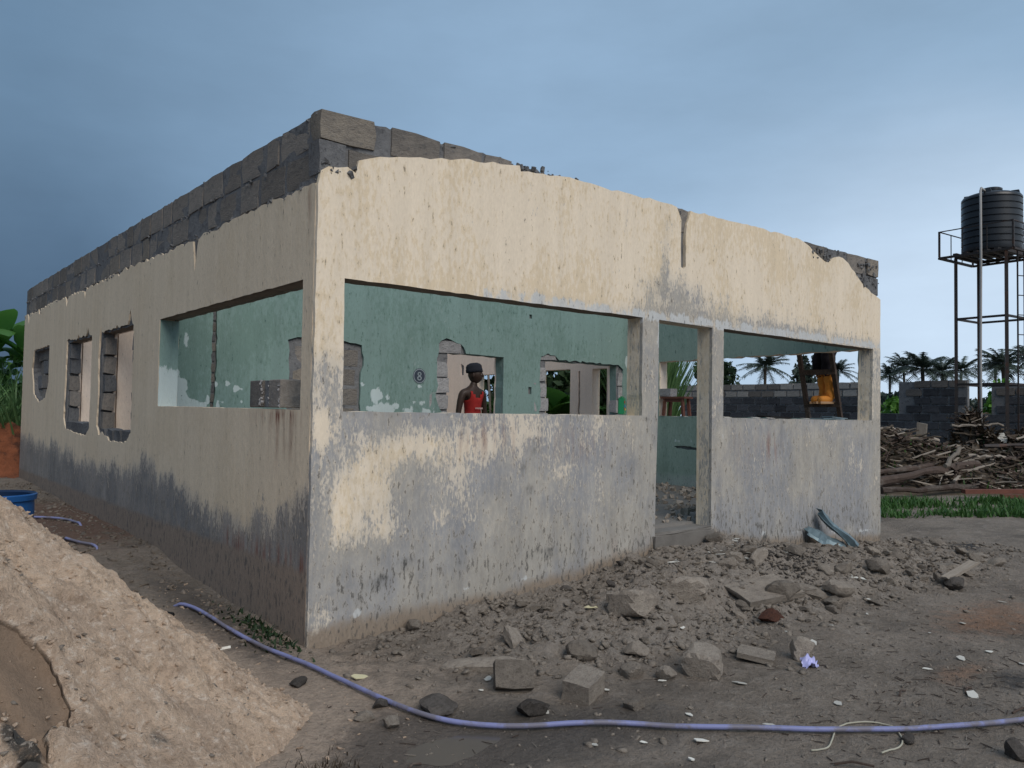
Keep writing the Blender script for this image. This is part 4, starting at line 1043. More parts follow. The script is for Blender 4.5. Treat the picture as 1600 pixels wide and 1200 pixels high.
def lie(p2, r, lift=0.0):
    return [(p.x, p.y, max(surf(p.x, p.y), max(surf(p.x+.03, p.y), surf(p.x-.03, p.y)))+r+lift) for p in spline([(a, b, 0) for a, b in p2], 8)]
hz = lie(hp, .018)
hz = [(a, b, sum(q[2] for q in hz[max(0, i-3):i+4])/len(hz[max(0, i-3):i+4])+.004) for i, (a, b, c) in enumerate(hz)]
hz = [(a, b, c-.09*float(sstep(np.array(b), 3.98, 4.15)*(1-sstep(np.array(b), 4.85, 5.0)))-.10*float(sstep(np.array(b), 1.3, 1.5)*(1-sstep(np.array(b), 3.25, 3.4)))) for a, b, c in hz]
mb = MB(); mb.tube(hz, .0130, 10); mb.build('hose', M_HOSE, None, True, label='long lilac water hose snaking from the sand heap across the muddy yard', cat='hose')
cp = [(1.12, -2.80), (1.20, -2.83), (1.30, -2.80), (1.44, -2.75), (1.55, -2.76), (1.65, -2.82), (1.68, -2.90), (1.62, -2.97), (1.55, -3.01), (1.45, -3.03), (1.33, -3.02)]
mb = MB(); mb.tube(lie(cp, .004, .003), .0042, 6); mb.build('cord', M_CORD, None, True, label='thin pale cord looped under the hose at right', cat='cord')
def crumpled(n, sx, sy, amp, seed):
    rnd = np.random.default_rng(seed); xs = np.linspace(-.5, .5, n); X, Y = np.meshgrid(xs, xs)
    Z = amp*(fbm(X*5+seed, Y*5+seed*2, 4)*2+.6*(1-4*(X**2+Y**2)))
    X = X*(1+.25*fbm(X*3+seed, Y*3, 2)); i = np.arange(n*n).reshape(n, n)
    F = np.stack([i[:-1, :-1], i[:-1, 1:], i[1:, 1:], i[1:, :-1]], -1).reshape(-1, 4)
    c = np.hypot(X, Y).ravel()+.12*fbm(X.ravel()*6, Y.ravel()*6+seed, 2)
    F = F[(c[F] < .5).all(1)]
    return mesh_np('plastic_bag', np.stack([X.ravel()*sx, Y.ravel()*sy, Z.ravel()], 1), F, True)
link('plastic_bag', crumpled(22, .15, .11, .05, 3), M_BAG, None, loc=(2.25, -2.13, surf(2.25, -2.13)+.012), rot=(.2, 0, .4), label='crumpled lilac plastic bag lying against a brown lump on the mud', cat='plastic bag')
# slipper sole
def slipper():
    n = 18; V = []; F = []
    out = []
    for k in range(n):
        th = 2*math.pi*k/n; w = .042*(1+.22*math.cos(th)); out.append((.105*math.cos(th), w*math.sin(th)))
    for zz in (0, .014): V += [(a, b, zz) for a, b in out]
    F = [tuple(reversed(range(n))), tuple(range(n, 2*n))]+[(k, (k+1) % n, n+(k+1) % n, n+k) for k in range(n)]
    x, y = -.62, -.12
    o = link('slipper_sole', mesh_np('slipper_sole', V, F), M_SHARD, None, loc=(x, y, surf(x, y)+.006), rot=(.15, .25, 2.2), label='white foam slipper sole at the foot of the sand heap', cat='slipper')
slipper()
# crumpled roofing sheets leaning on the wall
def sheet(name, L, W, folds, loc, rot, label, curl=.1, seed=0, ragged=.05):
    nu, nv = 22, 26; rnd = random.Random(seed); V = []; F = []
    for j in range(nv):
        for i in range(nu):
            u = i/(nu-1)-.5; v = j/(nv-1)
            x = u*W*(1-.35*v); zz = v*L+ragged*(math.sin(u*17+seed)+math.sin(u*31))*.4*(v > .9)
            d = folds*abs(((u*3+.25) % 1)-.5)+curl*u*u*2+.02*math.sin(v*7+u*5+seed)
            V.append((x, d, zz))
    for j in range(nv-1):
        for i in range(nu-1): F.append((j*nu+i, j*nu+i+1, (j+1)*nu+i+1, (j+1)*nu+i))
    me = mesh_np(name, V, F, False)
    o = link(name, me, M_METAL, None, loc=loc, rot=rot, label=label, cat='metal sheet')
    md = o.modifiers.new('thickness', 'SOLIDIFY'); md.thickness = .004
    return o
zb = surf(6.02, -.22)
def bent_strip(L0, L1, wl, wr, folds, seed, label):
    """a torn strip of roofing sheet from its top end L0 to its foot L1, folded lengthwise"""
    rnd = random.Random(seed); a, b = Vector(L0), Vector(L1); n = 16; V = []; F = []; m = len(folds)
    ax = (b-a).normalized(); side = ax.cross(Vector((0, -1, .35))).normalized(); nr = side.cross(ax).normalized()
    if nr.y > 0: nr = -nr
    for k in range(n+1):
        t = k/n; w = wl+(wr-wl)*t; c = a.lerp(b, t)+nr*(.012*math.sin(t*9+seed)+rnd.uniform(-.004, .004))
        for q, (u, d) in enumerate(folds):
            V.append(c+side*w*(u+rnd.uniform(-.02, .02))+nr*d*(1+.25*math.sin(t*7+q))+ax*(.03*rnd.uniform(-1, 1) if k in (0, n) else 0))
    for k in range(n):
        for q in range(m-1): F.append((k*m+q, k*m+q+1, (k+1)*m+q+1, (k+1)*m+q))
    o = link('metal_sheet', mesh_np('metal_sheet', V, F), M_METAL, None, label=label, cat='metal sheet')
    md = o.modifiers.new('thickness', 'SOLIDIFY'); md.thickness = .004
zb = surf(6.3, -.28)
bent_strip((5.98, -.035, .46), (6.36, -.30, zb-.01), .10, .20, [(-.5, .0), (-.3, .05), (-.05, .055), (.1, .01), (.3, .02), (.5, .06)], 2, 'crumpled blue grey roofing strip leaning on the front wall, the taller folded piece')
bent_strip((5.78, -.03, .30), (6.12, -.26, surf(6.12, -.26)-.02), .12, .26, [(-.5, .0), (-.2, .03), (.1, .01), (.3, .035), (.5, .02)], 5, 'wider flat blue grey roofing strip left of the folded one at the wall')
o = sheet('metal_sheet', .42, .12, .03, (7.60, .05, surf(7.6, 0)-.03), (0, -.12, .6), 'narrow dark metal strip leaning at the right corner of the building', .05, 6)
# sheets and packet on the sills
mb = MB(); mb.box((0, 0, 0), (.52, .16, .012)); mb.box((.2, .01, .014), (.5, .12, .01), Euler((0, .03, .1)).to_matrix())
mb.build('metal_sheet', M_METAL, None, loc=(6.45, .09, 1.497), rot=(0, 0, .05), label='flat dark green metal sheets lying on the sill of the right window', cat='metal sheet')
me = chipped_block(90); me.materials.append(M_BLACK)
link('roof_scrap', me, None, None, loc=(5.35, .08, 1.507), rot=(.05, .03, .1), scale=(.5, .16, .02), label='thin black scrap lying on the sill left of the green sheets', cat='scrap')
pk = empty('packet', (2.99, .10, 1.506), .62, label='green printed packet standing on the front sill by the door pillar', cat='packet')
mb = MB(); mb.box((0, 0, .075), (.15, .055, .15), None, 0, .93)
me = mb.mesh('bag_body'); bm = bmesh.new(); bm.from_mesh(me); bmesh.ops.bevel(bm, geom=bm.edges[:], offset=.008, segments=2, affect='EDGES'); bm.to_mesh(me); bm.free()
link('bag_body', me, M_GREENPACK, pk)
mb = MB(); mb.box((0, 0, .154), (.142, .012, .012)); mb.build('crimped_top', M_GREENPACK, pk)
mb = MB(); mb.box((-.015, -.0275, .075), (.085, .004, .02), Euler((.03, 0, 0)).to_matrix(), 0); mb.box((-.03, -.0275, .11), (.04, .004, .02), None, 1); mb.box((.01, -.0285, .045), (.06, .004, .015), None, 2); mb.box((-.045, -.0285, .05), (.025, .004, .02), None, 1)
mb.build('printed_panel', [M_BLUEPRINT, M_REDPRINT, M_YELPRINT], pk)
# block on the left sill: hollow block seen end-on
cb = empty('hollow_block', (.09, .78, 1.512), 0, label='grey hollow concrete block standing on the left window sill', cat='concrete block')
for yc_, w_ in ((.165, .21), (-.17, .20)):
    mb = MB(); mb.box((0, yc_, .1), (.17, w_, .195)); me = mb.mesh('block_half')
    bm = bmesh.new(); bm.from_mesh(me); bmesh.ops.bevel(bm, geom=bm.edges[:], offset=.006, segments=1, affect='EDGES'); bm.to_mesh(me); bm.free()
    link('block_half', me, M_BLOCK, cb)
mb = MB(); mb.box((.0, -.004, .1), (.12, .14, .19)); mb.build('web', M_MORTAR, cb)
crumbs(cb, [(random.uniform(-.09, -.07), random.choice((.06, -.07, -.25))+random.uniform(-.015, .015), random.uniform(.0, .19)) for _ in range(40)], 'mortar_edge', (.01, .025), M_BLOCKPALE)
# stool on the far sill with a block on it
st = empty('wooden_stool', (7.43, 3.08, 1.503), 0, label='small red brown wooden stool standing on the far sill behind the doorway', cat='stool')
mb = MB(); mb.box((0, 0, .275), (.20, .46, .03)); mb.build('seat', M_WOODRED, st)
for sx in (-1, 1):
    for sy in (-1, 1):
        mb = MB(); mb.bar((sx*.075, sy*.19, 0), (sx*.07, sy*.165, .26), .04); mb.build('leg', M_WOODRED, st)
mb = MB(); mb.box((-.07, 0, .235), (.02, .33, .05)); mb.build('apron', M_WOODRED, st)
put_block(None, (7.43, 3.25, 1.503+.29+.065), (.16, .24, .125), M_BLOCKPALE, label='pale block resting on the wooden stool', cat='concrete block', name='concrete_block')

# sticks on the yard
random.seed(24)
for k, (x, y, L, a) in enumerate([(-.42, -1.84, .10, .3), (1.05, -2.95, .16, -.9), (2.15, -2.72, .12, .2), (.12, -2.6, .16, .8), (1.1, -3.35, .2, 1.5), (2.35, -3.2, .18, -.3), (2.5, -2.92, .1, .1)]):
    mb = MB(); d = Vector((math.cos(a), math.sin(a), 0))*L
    z0, z1 = surf(x, y)+.008, surf(x+d.x, y+d.y)+.01
    mb.tube([(x, y, z0), (x+d.x*.5, y+d.y*.5+.01, (z0+z1)/2+.012), (x+d.x, y+d.y, z1)], .006, 5)
    mb.build('stick', M_WOOD, None, label='thin dark stick lying on the mud of the yard', cat='stick', group='dark sticks on the yard')

rl = random.Random(25); mb = MB()
for k in range(1100):
    x = rl.uniform(-.6, 7.5); y = rl.uniform(-4.0, -.9)
    if rl.random() < .5: x = rl.gauss(2.6, .9); y = rl.gauss(-2.95, .35)
    a = rl.uniform(-1.6, 1.4); L = rl.uniform(.01, .06)*rl.choice((1, 1, 1, 1.6)); dx, dy = math.cos(a)*L, math.sin(a)*L
    z0, z1 = float(gh(x, y)), float(gh(x+dx, y+dy)); w = rl.uniform(.0015, .0045)
    mb.bar((x, y, z0+.004), (x+dx, y+dy, z1+.005), w, w*.7, rl.choice((0, 0, 0, 1)))
mb.build('litter', [M_WOOD, M_WOODPALE], None, label='thin twigs and leaf litter trodden into the mud of the yard', cat='litter', kind='stuff')

# ------------------------------------------------------------------ vegetation builders
def blade_stuff(name, pts, hmin, hmax, w, mat, bend=.5, seg=4, label=None, cat=None, seed=1, kind='stuff'):
    rnd = np.random.default_rng(seed); pts = np.asarray(pts, float); n = len(pts)
    H = rnd.uniform(hmin, hmax, n); az = rnd.uniform(0, 2*np.pi, n); bd = rnd.uniform(.2, 1, n)*bend
    V = []; F = []; t = np.linspace(0, 1, seg+1)
    dx, dy = np.cos(az), np.sin(az); px, py = -dy, dx
    for k, tk in enumerate(t):
        hz_ = H*(tk-bd*.35*tk**2.5); off = H*bd*tk**2*.8
        wk = w*(1-tk)**.6*.5*(.5+rnd.uniform(.5, 1, n)) if k < seg else np.full(n, .0008)
        for s in (-1, 1):
            V.append(np.stack([pts[:, 0]+dx*off+px*wk*s, pts[:, 1]+dy*off+py*wk*s, pts[:, 2]+hz_], 1))
    V = np.stack(V, 1).reshape(-1, 3); m = 2*(seg+1); base = (np.arange(n)*m)[:, None]
    for k in range(seg): F.append(base+np.array([2*k, 2*k+1, 2*k+3, 2*k+2])[None])
    F = np.stack(F, 1).reshape(-1, 4)
    return link(name, mesh_np(name, V, F), mat, label=label, cat=cat, kind=kind)

def leaf_cloud(n, rx, ry, rz, ls, seed, lump=.45, hollow=.5, zc=0.0, aspect=1.8):
    rnd = np.random.default_rng(seed)
    nc = max(6, n//160); cc = rnd.normal(size=(nc, 3)); cc /= np.linalg.norm(cc, axis=1)[:, None]; cc *= rnd.uniform(.35, .95, nc)[:, None]
    cr = rnd.uniform(.22, .42, nc)*1.1
    k = rnd.integers(0, nc, n); d = rnd.normal(size=(n, 3)); d /= np.linalg.norm(d, axis=1)[:, None]
    p = cc[k]+d*(cr[k]*rnd.uniform(hollow, 1.1, n))[:, None]
    p = p*np.array([rx, ry, rz]); p[:, 2] += zc
    a = rnd.normal(size=(n, 3)); a /= np.linalg.norm(a, axis=1)[:, None]
    b = np.cross(a, rnd.normal(size=(n, 3))); b /= np.linalg.norm(b, axis=1)[:, None]
    s = (ls*rnd.uniform(.6, 1.3, n))[:, None]
    V = np.stack([p-a*s*aspect*.5, p+b*s*.5, p+a*s*aspect*.5, p-b*s*.5], 1).reshape(-1, 3)
    F = (np.arange(n)*4)[:, None]+np.array([0, 1, 2, 3])[None]
    return V, F

def bush(name, loc, r, n, ls, mat, label, cat, seed, stems=True, group=None):
    root = empty(name, loc, random.uniform(0, 6), label=label, cat=cat, group=group)
    V, F = leaf_cloud(n, r[0], r[1], r[2], ls, seed, zc=r[2]*.95)
    link('foliage', mesh_np('foliage', V, F), mat, root)
    if stems:
        mb = MB(); rnd = random.Random(seed)
        for k in range(6):
            a = rnd.uniform(0, 6.28); mb.tube([(0, 0, -.2), (math.cos(a)*r[0]*.2, math.sin(a)*r[1]*.2, r[2]*.6), (math.cos(a)*r[0]*.55, math.sin(a)*r[1]*.55, r[2]*1.3)], .03*r[2], 5, radii=[.035*r[2], .025*r[2], .008*r[2]])
        mb.build('stem', M_BARK, root)
    return root

def palm_crown(seed, R=3.9, nf=34, droop=1.0):
    rnd = random.Random(seed); V = []; F = []
    for k in range(nf):
        az = 2*math.pi*k*.381966*1.0+rnd.uniform(-.2, .2); el = D2R(rnd.uniform(-15, 75)); L = R*rnd.uniform(.8, 1.1)
        pts = []
        for j in range(9):
            t = j/8; r = L*t; zz = math.sin(el)*r-droop*R*.42*t*t*(1.1-.4*math.sin(el)); rr = math.cos(el)*r+.15*r*t
            pts.append(Vector((math.cos(az)*rr, math.sin(az)*rr, zz)))
        for j in range(8):
            t = (pts[j+1]-pts[j]); side = t.cross(Vector((0, 0, 1)))
            side = side.normalized() if side.length > 1e-4 else Vector((1, 0, 0)); upv = side.cross(t).normalized()
            w = .05*R
            b = len(V); V += [pts[j]-side*.012*R, pts[j]+side*.012*R, pts[j+1]+side*.008*R, pts[j+1]-side*.008*R]; F.append((b, b+1, b+2, b+3))
            if j == 0: continue
            for sgn in (-1, 1):
                for q in range(3):
                    p = pts[j]+t*(q/3); ll = R*.26*(1-.35*(j/8))*rnd.uniform(.8, 1.1)
                    tip = p+side*sgn*ll*.8+t.normalized()*ll*.45-upv*ll*rnd.uniform(.15, .6)
                    b = len(V); V += [p-t.normalized()*w*.4, p+t.normalized()*w*.4, tip]; F.append((b, b+1, b+2))
    return mesh_np('crown', V, F)
CROWNS = [palm_crown(k, droop=random.uniform(.8, 1.15)) for k in range(4)]
for c in CROWNS: c.materials.append(M_PALMHAZE)
mb = MB(); mb.tube([(0, 0, -1), (.15, .05, .35), (.1, .1, .7), (0, 0, 1)], .3, 8, radii=[.34, .26, .22, .24]); TRUNK = mb.mesh('trunk', True); TRUNK.materials.append(M_BARK)
def palm(x, y, h, s, k, label):
    r = empty('oil_palm', (x, y, 0), k*1.3, label=label, cat='palm tree', group='oil palms beyond the fence')
    link('crown', CROWNS[k % 4], None, r, loc=(0, 0, h), scale=(s, s, s))
    link('trunk', TRUNK, None, r, scale=(s*.9, s*.9, h))
for i, (x, y, h, s, lab) in enumerate([
        (94.2, 58.0, 7.6, 1.05, 'lone oil palm seen left in the right window above the fence'),
        (101.9, 51.7, 7.2, .75, 'small oil palm right of the ladder in the right window'),
        (107.3, 47.2, 6.6, .8, 'low oil palm just right of the building corner'),
        (108.7, 46.0, 8.0, .8, 'taller feathery oil palm over the fence near the building corner'),
        (100.4, 39.9, 7.0, 1.05, 'broad dark bushy oil palm over the fence left of the tower'),
        (103.5, 38.8, 6.8, .85, 'oil palm merging with the broad dark palm at its right side'),
        (114.8, 41.0, 7.6, .85, 'lone oil palm just behind the left leg of the water tower'),
        (123.8, 40.0, 8.2, .95, 'oil palm between the middle and right legs of the water tower'),
        (86.0, 25.9, 6.4, .8, 'tallest near oil palm at the right edge of the view, behind the tower leg'),
        (89.0, 24.2, 7.0, .9, 'oil palm at the far right edge of the view')]):
    palm(x, y, h+.8, s*.93, i, lab)
# far thickets behind the fence
random.seed(31)
bush('leafy_tree', (47.6, 31.9, 0), (1.7, 1.7, 3.3), 2600, .28, M_LEAFD, 'dark bushy tree at the left end of the right window above the fence', 'tree', 41)
bush('leafy_tree', (52.0, 35.5, 0), (2.6, 2.6, 2.3), 2600, .28, M_LEAFD, 'lower dark tree left of the lone palm in the right window', 'tree', 42)
bush('feathery_tree', (79.5, 43.6, 0), (1.9, 1.9, 5.4), 2600, .30, M_PALMHAZE, 'tall grey green feathery tree behind the ladder', 'tree', 43)
for i, (x, y, r, hz_, lab) in enumerate([(a_, b_, c_, d_*.98, e_) for a_, b_, c_, d_, e_ in [(84, 51, 4, 1.5, 'low dark bush mass under the lone palm in the right window'), (96, 47, 6, 2.3, 'low dark bush right of the ladder far beyond the fence'), (104, 45, 6, 2.6, 'dark scrub at the building corner far beyond the fence'),
                                          (101, 36, 7, 2.2, 'dark scrub under the palms left of the tower'), (106, 32, 8, 2.4, 'dark scrub between the tower legs far beyond the fence'), (95, 24.5, 7, 2.7, 'dark scrub under the palms at the right edge')]]):
    bush('scrub', (x, y, 0), (r, r, hz_), 2600, .5, M_PALMHAZE, lab, 'bush', 50+i, False)
bush('shrub', (21.9, 6.25, 0), (.7, .8, 1.15), 2600, .11, M_LEAFB, 'bright green shrub showing over the low part of the fence beside the building corner', 'shrub', 61)
bush('shrub', (21.9, 3.75, 0), (.7, .85, 1.22), 2600, .11, M_LEAFB, 'bright green shrub showing through the fence gap behind the tower', 'shrub', 62)

# greenery close behind the right wall, seen through the door and inner windows
random.seed(33)
pts = []
while len(pts) < 1700:
    x, y = random.uniform(8.6, 12.5), random.uniform(3.6, 8.6)
    if -4.78+(x+2.3)*.79+.45 < y < -4.78+(x+2.3)*.915: pts.append((x, y))
blade_stuff('tall_grass', [(x, y, 0) for x, y in pts], 2.0, 3.9, .055, M_REED, .42, 6, 'tall green reed grass growing behind the right wall, seen through the doorway', 'tall grass', 71)
bush('bush', (9.6, 10.5, 0), (1.0, 1.0, 1.05), 2600, .13, M_LEAF, 'leafy bush seen through the first hole in the green partition', 'bush', 63)
bush('bush', (11.6, 12.0, 0), (1.6, 1.6, 1.9), 2600, .16, M_LEAFD, 'dark bush filling the back of the first partition hole', 'bush', 66)
bush('bush', (8.9, 6.25, 0), (.6, .6, .95), 1700, .10, M_LEAF, 'light green bush in the right inner window seen through the second partition hole', 'bush', 64)
bush('bush', (10.6, 8.6, 0), (1.9, 1.9, 1.9), 5000, .14, M_LEAFD, 'dark bush behind the light green one at the second partition hole', 'bush', 65)
for i, (x, y, a) in enumerate([(9.0, 9.5, .2), (9.3, 10.1, -.25), (9.15, 9.95, .1)]):
    mb = MB(); mb.tube([(x, y, 0), (x+.1*math.sin(a*9), y, 1.5), (x+a, y+.2, 3.0)], .03, 6); mb.build('sapling_stem', M_WOODPALE, None, True, label='bare pale sapling stem seen through the first partition hole', cat='sapling', group='sapling stems behind the right wall')

def banana(name, loc, nleaf, L, W, h, seed, label, rot=0):
    root = empty(name, loc, rot, label=label, cat='banana plant'); rnd = random.Random(seed)
    mb = MB(); mb.tube([(0, 0, -.1), (.02, 0, h*.5), (0, 0, h)], .1, 8, radii=[.11, .09, .06]); mb.build('stem', M_STEM, root, True)
    for k in range(nleaf):
        az = k*2.4+rnd.uniform(-.3, .3); el = rnd.uniform(.75, 1.35); l = L*rnd.uniform(.75, 1.1); V = []; F = []; ns = 12
        for j in range(ns+1):
            t = j/ns; rr = l*(math.cos(el)*t+.30*t*t); zz = h+l*(math.sin(el)*t-.62*t*t*(1.45-el*.5))
            w = W*.5*max(.05, math.sin(math.pi*min(1, (t*.93+.07)))**.6)*(1 if j < ns else .05)
            tear = 1-.12*rnd.random(); c = Vector((math.cos(az)*rr, math.sin(az)*rr, zz)); sd_ = Vector((-math.sin(az), math.cos(az), 0))
            V += [c-sd_*w*tear+Vector((0, 0, -.22*w)), c, c+sd_*w+Vector((0, 0, -.22*w))]
        for j in range(ns):
            a = 3*j; F += [(a, a+1, a+4, a+3), (a+1, a+2, a+5, a+4)]
        link('leaf', mesh_np('leaf', V, F, True), M_BANANA, root)
    return root
banana('banana_plant', (8.35, 6.75, 0), 7, 1.25, .75, 1.45, 3, 'banana plant with a broad bright leaf seen through the second partition hole', 2.6)
banana('banana_plant', (-.05, 14.2, .3), 8, 1.7, .5, 2.3, 5, 'taller banana plant behind the far left corner of the building', .3)
banana('banana_plant', (.5, 13.6, .3), 7, 1.5, .45, 2.05, 6, 'banana plant touching the far left corner of the building', 1.1)
banana('banana_plant', (-.8, 14.5, .3), 7, 1.6, .45, 2.0, 8, 'banana plant at the left edge of the view', 2.0)
random.seed(34)
pts = [(random.uniform(-2.2, .35), random.uniform(11.8, 14.0), .3) for _ in range(900)]
blade_stuff('tall_grass', pts, 1.3, 2.3, .05, M_REED, 1.0, 6, 'tall green grass behind the far left corner of the building', 'tall grass', 72)
bush('bush', (-.2, 15.5, 0), (2.2, 1.2, 1.5), 3200, .16, M_LEAF, 'bushy undergrowth behind the banana plants', 'bush', 67)
# red earth pile
V, F = grid_sheet(-3.2, 1.2, 10.6, 13.4, .07, lambda X, Y: gh(X, Y)-.05+.95*np.exp(-(((X+.5)/1.5)**2+((Y-12.1)/.75)**2)**1.4)+.22*fbm(X*3, Y*3, 4)+.12*fbm(X*9, Y*9, 4))
link('earth_pile', mesh_np('earth_pile', V, F, True), M_REDSOIL, label='pile of red earth beside the far left corner of the building', cat='earth pile')
# weeds by the corner
random.seed(35)
pts = []
for _ in range(260):
    x = -.04-abs(random.gauss(0, .09)); y = random.gauss(.45, .28); pts.append((x, y, surf(x, y)-.01))
blade_stuff('weeds', pts, .02, .075, .018, M_LEAFD, 1.5, 2, 'low dark weeds along the wall foot at the near corner', 'weeds', 73)
pts = []
for _ in range(120):
    x = random.gauss(-.7, .09); y = random.gauss(-1.65, .07); pts.append((x, y, surf(x, y)-.005))
blade_stuff('dry_weeds', pts, .02, .07, .006, M_DRYLEAF, 1.2, 2, 'withered weeds on the sandy ground left of the puddle', 'weeds', 74)

# grass strip at right
random.seed(36)
pts = []
A = [(14.2, 4.3), (17.5, 1.0), (19.5, -1.5), (12.9, -1.6), (11.15, .0), (11.2, 1.5), (12.2, 3.0)]
apx = np.array([p[0] for p in A]); 
while len(pts) < 9000:
    x, y = random.uniform(9.5, 19.5), random.uniform(-1.6, 5.5)
    # band running across the view, 12.2 to 14.4 m from the camera
    dep = (x+2.3)*fw.x+(y+4.78)*fw.y; lat = (x+2.3)*rt.x+(y+4.78)*rt.y
    e0 = 12.35+.5*float(fbm(np.array(lat*1.3), np.array(3.)))-.12*(lat-6.4); e1 = e0+2.7
    if not (e0 < dep < e1 and 4.8 < lat < 13): continue
    if random.random() > 2.2*(float(vnoise(np.array(x*1.6), np.array(y*1.6)))-.22): continue
    pts.append((x, y, float(gh(x, y))-.01-.10*float(vnoise(np.array(x*.9+3), np.array(y*.9)))))
blade_stuff('grass', pts, .03, .27, .03, M_GRASS, .9, 3, 'strip of short green grass before the woodpile at right', 'grass', 75)

# ------------------------------------------------------------------ block fence
FX = 20.5
fence = empty('block_fence', (FX, 0, 0), label='unfinished block fence with raised bays and cracks along the far side of the plot', cat='fence')
random.seed(41)
FY0, FY1 = -1.5, 13.4
def ftop(y):
    if 5.80 < y < 6.45 or 3.42 < y < 4.0: return 1.70
    if 6.45 <= y < 8.4: return 2.60
    if y < 3.42: return 2.44
    return 2.62
ys_ = [FY0]
prof = []
segs = [(FY0, 3.42, 2.43), (3.42, 4.0, 1.70), (4.0, 5.22, 2.60), (5.25, 5.80, 2.58), (5.80, 6.45, 1.70), (6.45, 9.66, 2.57), (9.69, FY1, 2.60)]
mb = MB()
for a, b, t in segs: mb.box((.10, (a+b)/2, (t-.35)/2), (.12, b-a, t+.3))
mb.build('mortar_bed', M_FENCEMORT, fence)
zrow = .10; row = 0
while zrow < 2.7:
    y = FY0+(.23 if row % 2 else 0)
    while y < FY1-.3:
        yc = y+.22; t = ftop(yc); 
        if zrow+.10 < t and ftop(y+.05) > zrow+.1 and ftop(y+.40) > zrow+.1 and yc > 1.6:
            pale = 6.6 < yc < 9.6 and zrow > 1.95
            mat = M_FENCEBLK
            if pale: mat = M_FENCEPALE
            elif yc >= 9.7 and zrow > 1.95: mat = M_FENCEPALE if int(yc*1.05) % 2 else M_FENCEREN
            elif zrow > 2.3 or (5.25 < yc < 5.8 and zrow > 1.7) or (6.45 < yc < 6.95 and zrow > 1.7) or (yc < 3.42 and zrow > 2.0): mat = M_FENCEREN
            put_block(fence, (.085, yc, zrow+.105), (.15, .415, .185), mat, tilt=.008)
        y += .46
    zrow += .228; row += 1

# ------------------------------------------------------------------ water tower
TC = Vector((19.07, 2.87, 0))
def tw(lat, dep, zz=0.0): return Vector((rt.x*lat+math.sin(YAW)*dep, rt.y*lat+math.cos(YAW)*dep, zz))
tower = empty('water_tower', TC, 0, label='tall rusty steel tower carrying a black water tank on a railed platform', cat='water tower')
leg_xy = [(-.80, .14), (-.14, -.80), (.80, -.14), (.14, .80)]
for a, b in leg_xy:
    mb = MB(); mb.bar(tw(a, b, -.2), tw(a, b, 5.46), .075, roll=.4); mb.build('leg', M_STEEL, tower)
for zz in (3.97, 2.38, .85):
    for k in range(4):
        a, b = leg_xy[k], leg_xy[(k+1) % 4]
        mb = MB(); mb.bar(tw(*a, zz), tw(*b, zz), .05); mb.build('brace', M_STEEL, tower)
pl = [(x*1.46, y*1.46) for x, y in leg_xy]
mb = MB()
V = [tw(*p, 5.47) for p in pl]+[tw(*p, 5.53) for p in pl]
mb.add(V, [(3, 2, 1, 0), (4, 5, 6, 7), (0, 1, 5, 4), (1, 2, 6, 5), (2, 3, 7, 6), (3, 0, 4, 7)])
deck = []
mbd = MB()
for k in range(4): mbd.bar(tw(*pl[k], 5.47), tw(*pl[(k+1) % 4], 5.47), .07, .05)
for k in range(4): mbd.bar(tw(*leg_xy[k], 5.50), tw(*leg_xy[(k+1) % 4], 5.50), .07)
for t in np.linspace(.22, .78, 5):
    a = Vector(pl[0]).lerp(Vector(pl[1]), t); b = Vector(pl[3]).lerp(Vector(pl[2]), t); mbd.bar(tw(a.x, a.y, 5.52), tw(b.x, b.y, 5.52), .09, .04)
mbd.build('platform', M_STEEL, tower)
rail = MB()
for k in range(4):
    a, b = Vector(pl[k]), Vector(pl[(k+1) % 4])
    rail.bar(tw(*a, 5.5), tw(*a, 6.13), .04)
    rail.bar(tw(*a, 6.12), tw(*b, 6.12), .022)
    for t in (.33, .66):
        c = a.lerp(b, t); rail.bar(tw(*c, 5.5), tw(*c, 6.12), .018)
rail.build('railing', M_STEEL, tower)
tk = empty('water_tank', TC+Vector((0, 0, 5.56)), 0, label='black ribbed plastic water tank on top of the steel tower', cat='water tank')
prof = [(.0, 0), (.60, 0), (.645, .03)]
for k in range(8):
    z0 = .06+k*.155
    prof += [(.655, z0), (.655, z0+.115), (.632, z0+.13), (.632, z0+.14)]
prof += [(.655, 1.30), (.652, 1.34), (.62, 1.385), (.50, 1.43), (.28, 1.46), (.0, 1.47)]
mb = MB(); mb.lathe(prof, 40); o = mb.build('shell', M_TANK, tk); auto_smooth(o.data, 35)
mb = MB(); mb.lathe([(.22, 1.42), (.22, 1.53), (.235, 1.535), (.235, 1.58), (.20, 1.60), (.0, 1.61)], 24); o = mb.build('lid', M_TANK, tk); auto_smooth(o.data, 35)
for a in (.2, 1.77, 3.34, 4.91):
    mb = MB(); mb.box((.50*math.cos(a), .50*math.sin(a), 1.43), (.20, .16, .10), Matrix.Rotation(a, 3, 'Z'), 0, .8); mb.build('lifting_lug', M_TANK, tk)
mb = MB(); p0 = tw(-.33, -.80, 0); mb.tube([tw(-.30, -.30, 6.99), tw(-.60, -.60, 7.0), tw(-.64, -.64, 6.92), tw(-.66, -.68, 5.4), tw(-.67, -.66, 3.0), tw(-.68, -.70, -.1)], .028, 8)
mb.build('riser_pipe', M_PVC, tower, True)
mb = MB(); mb.tube([tw(.42, -.60, 5.62), tw(.42, -1.05, 5.60), tw(.46, -1.08, 5.2), tw(.42, -1.06, 1.2)], .022, 8); mb.build('outlet_pipe', M_STEEL, tower, True)
ld = MB(); A0, A1 = (.12, -.80), (.30, -.76)
for p in (A0, A1): ld.bar(tw(*p, -.1), tw(*p, 5.5), .03)
lo = ld.build('ladder', M_STEEL, tower)
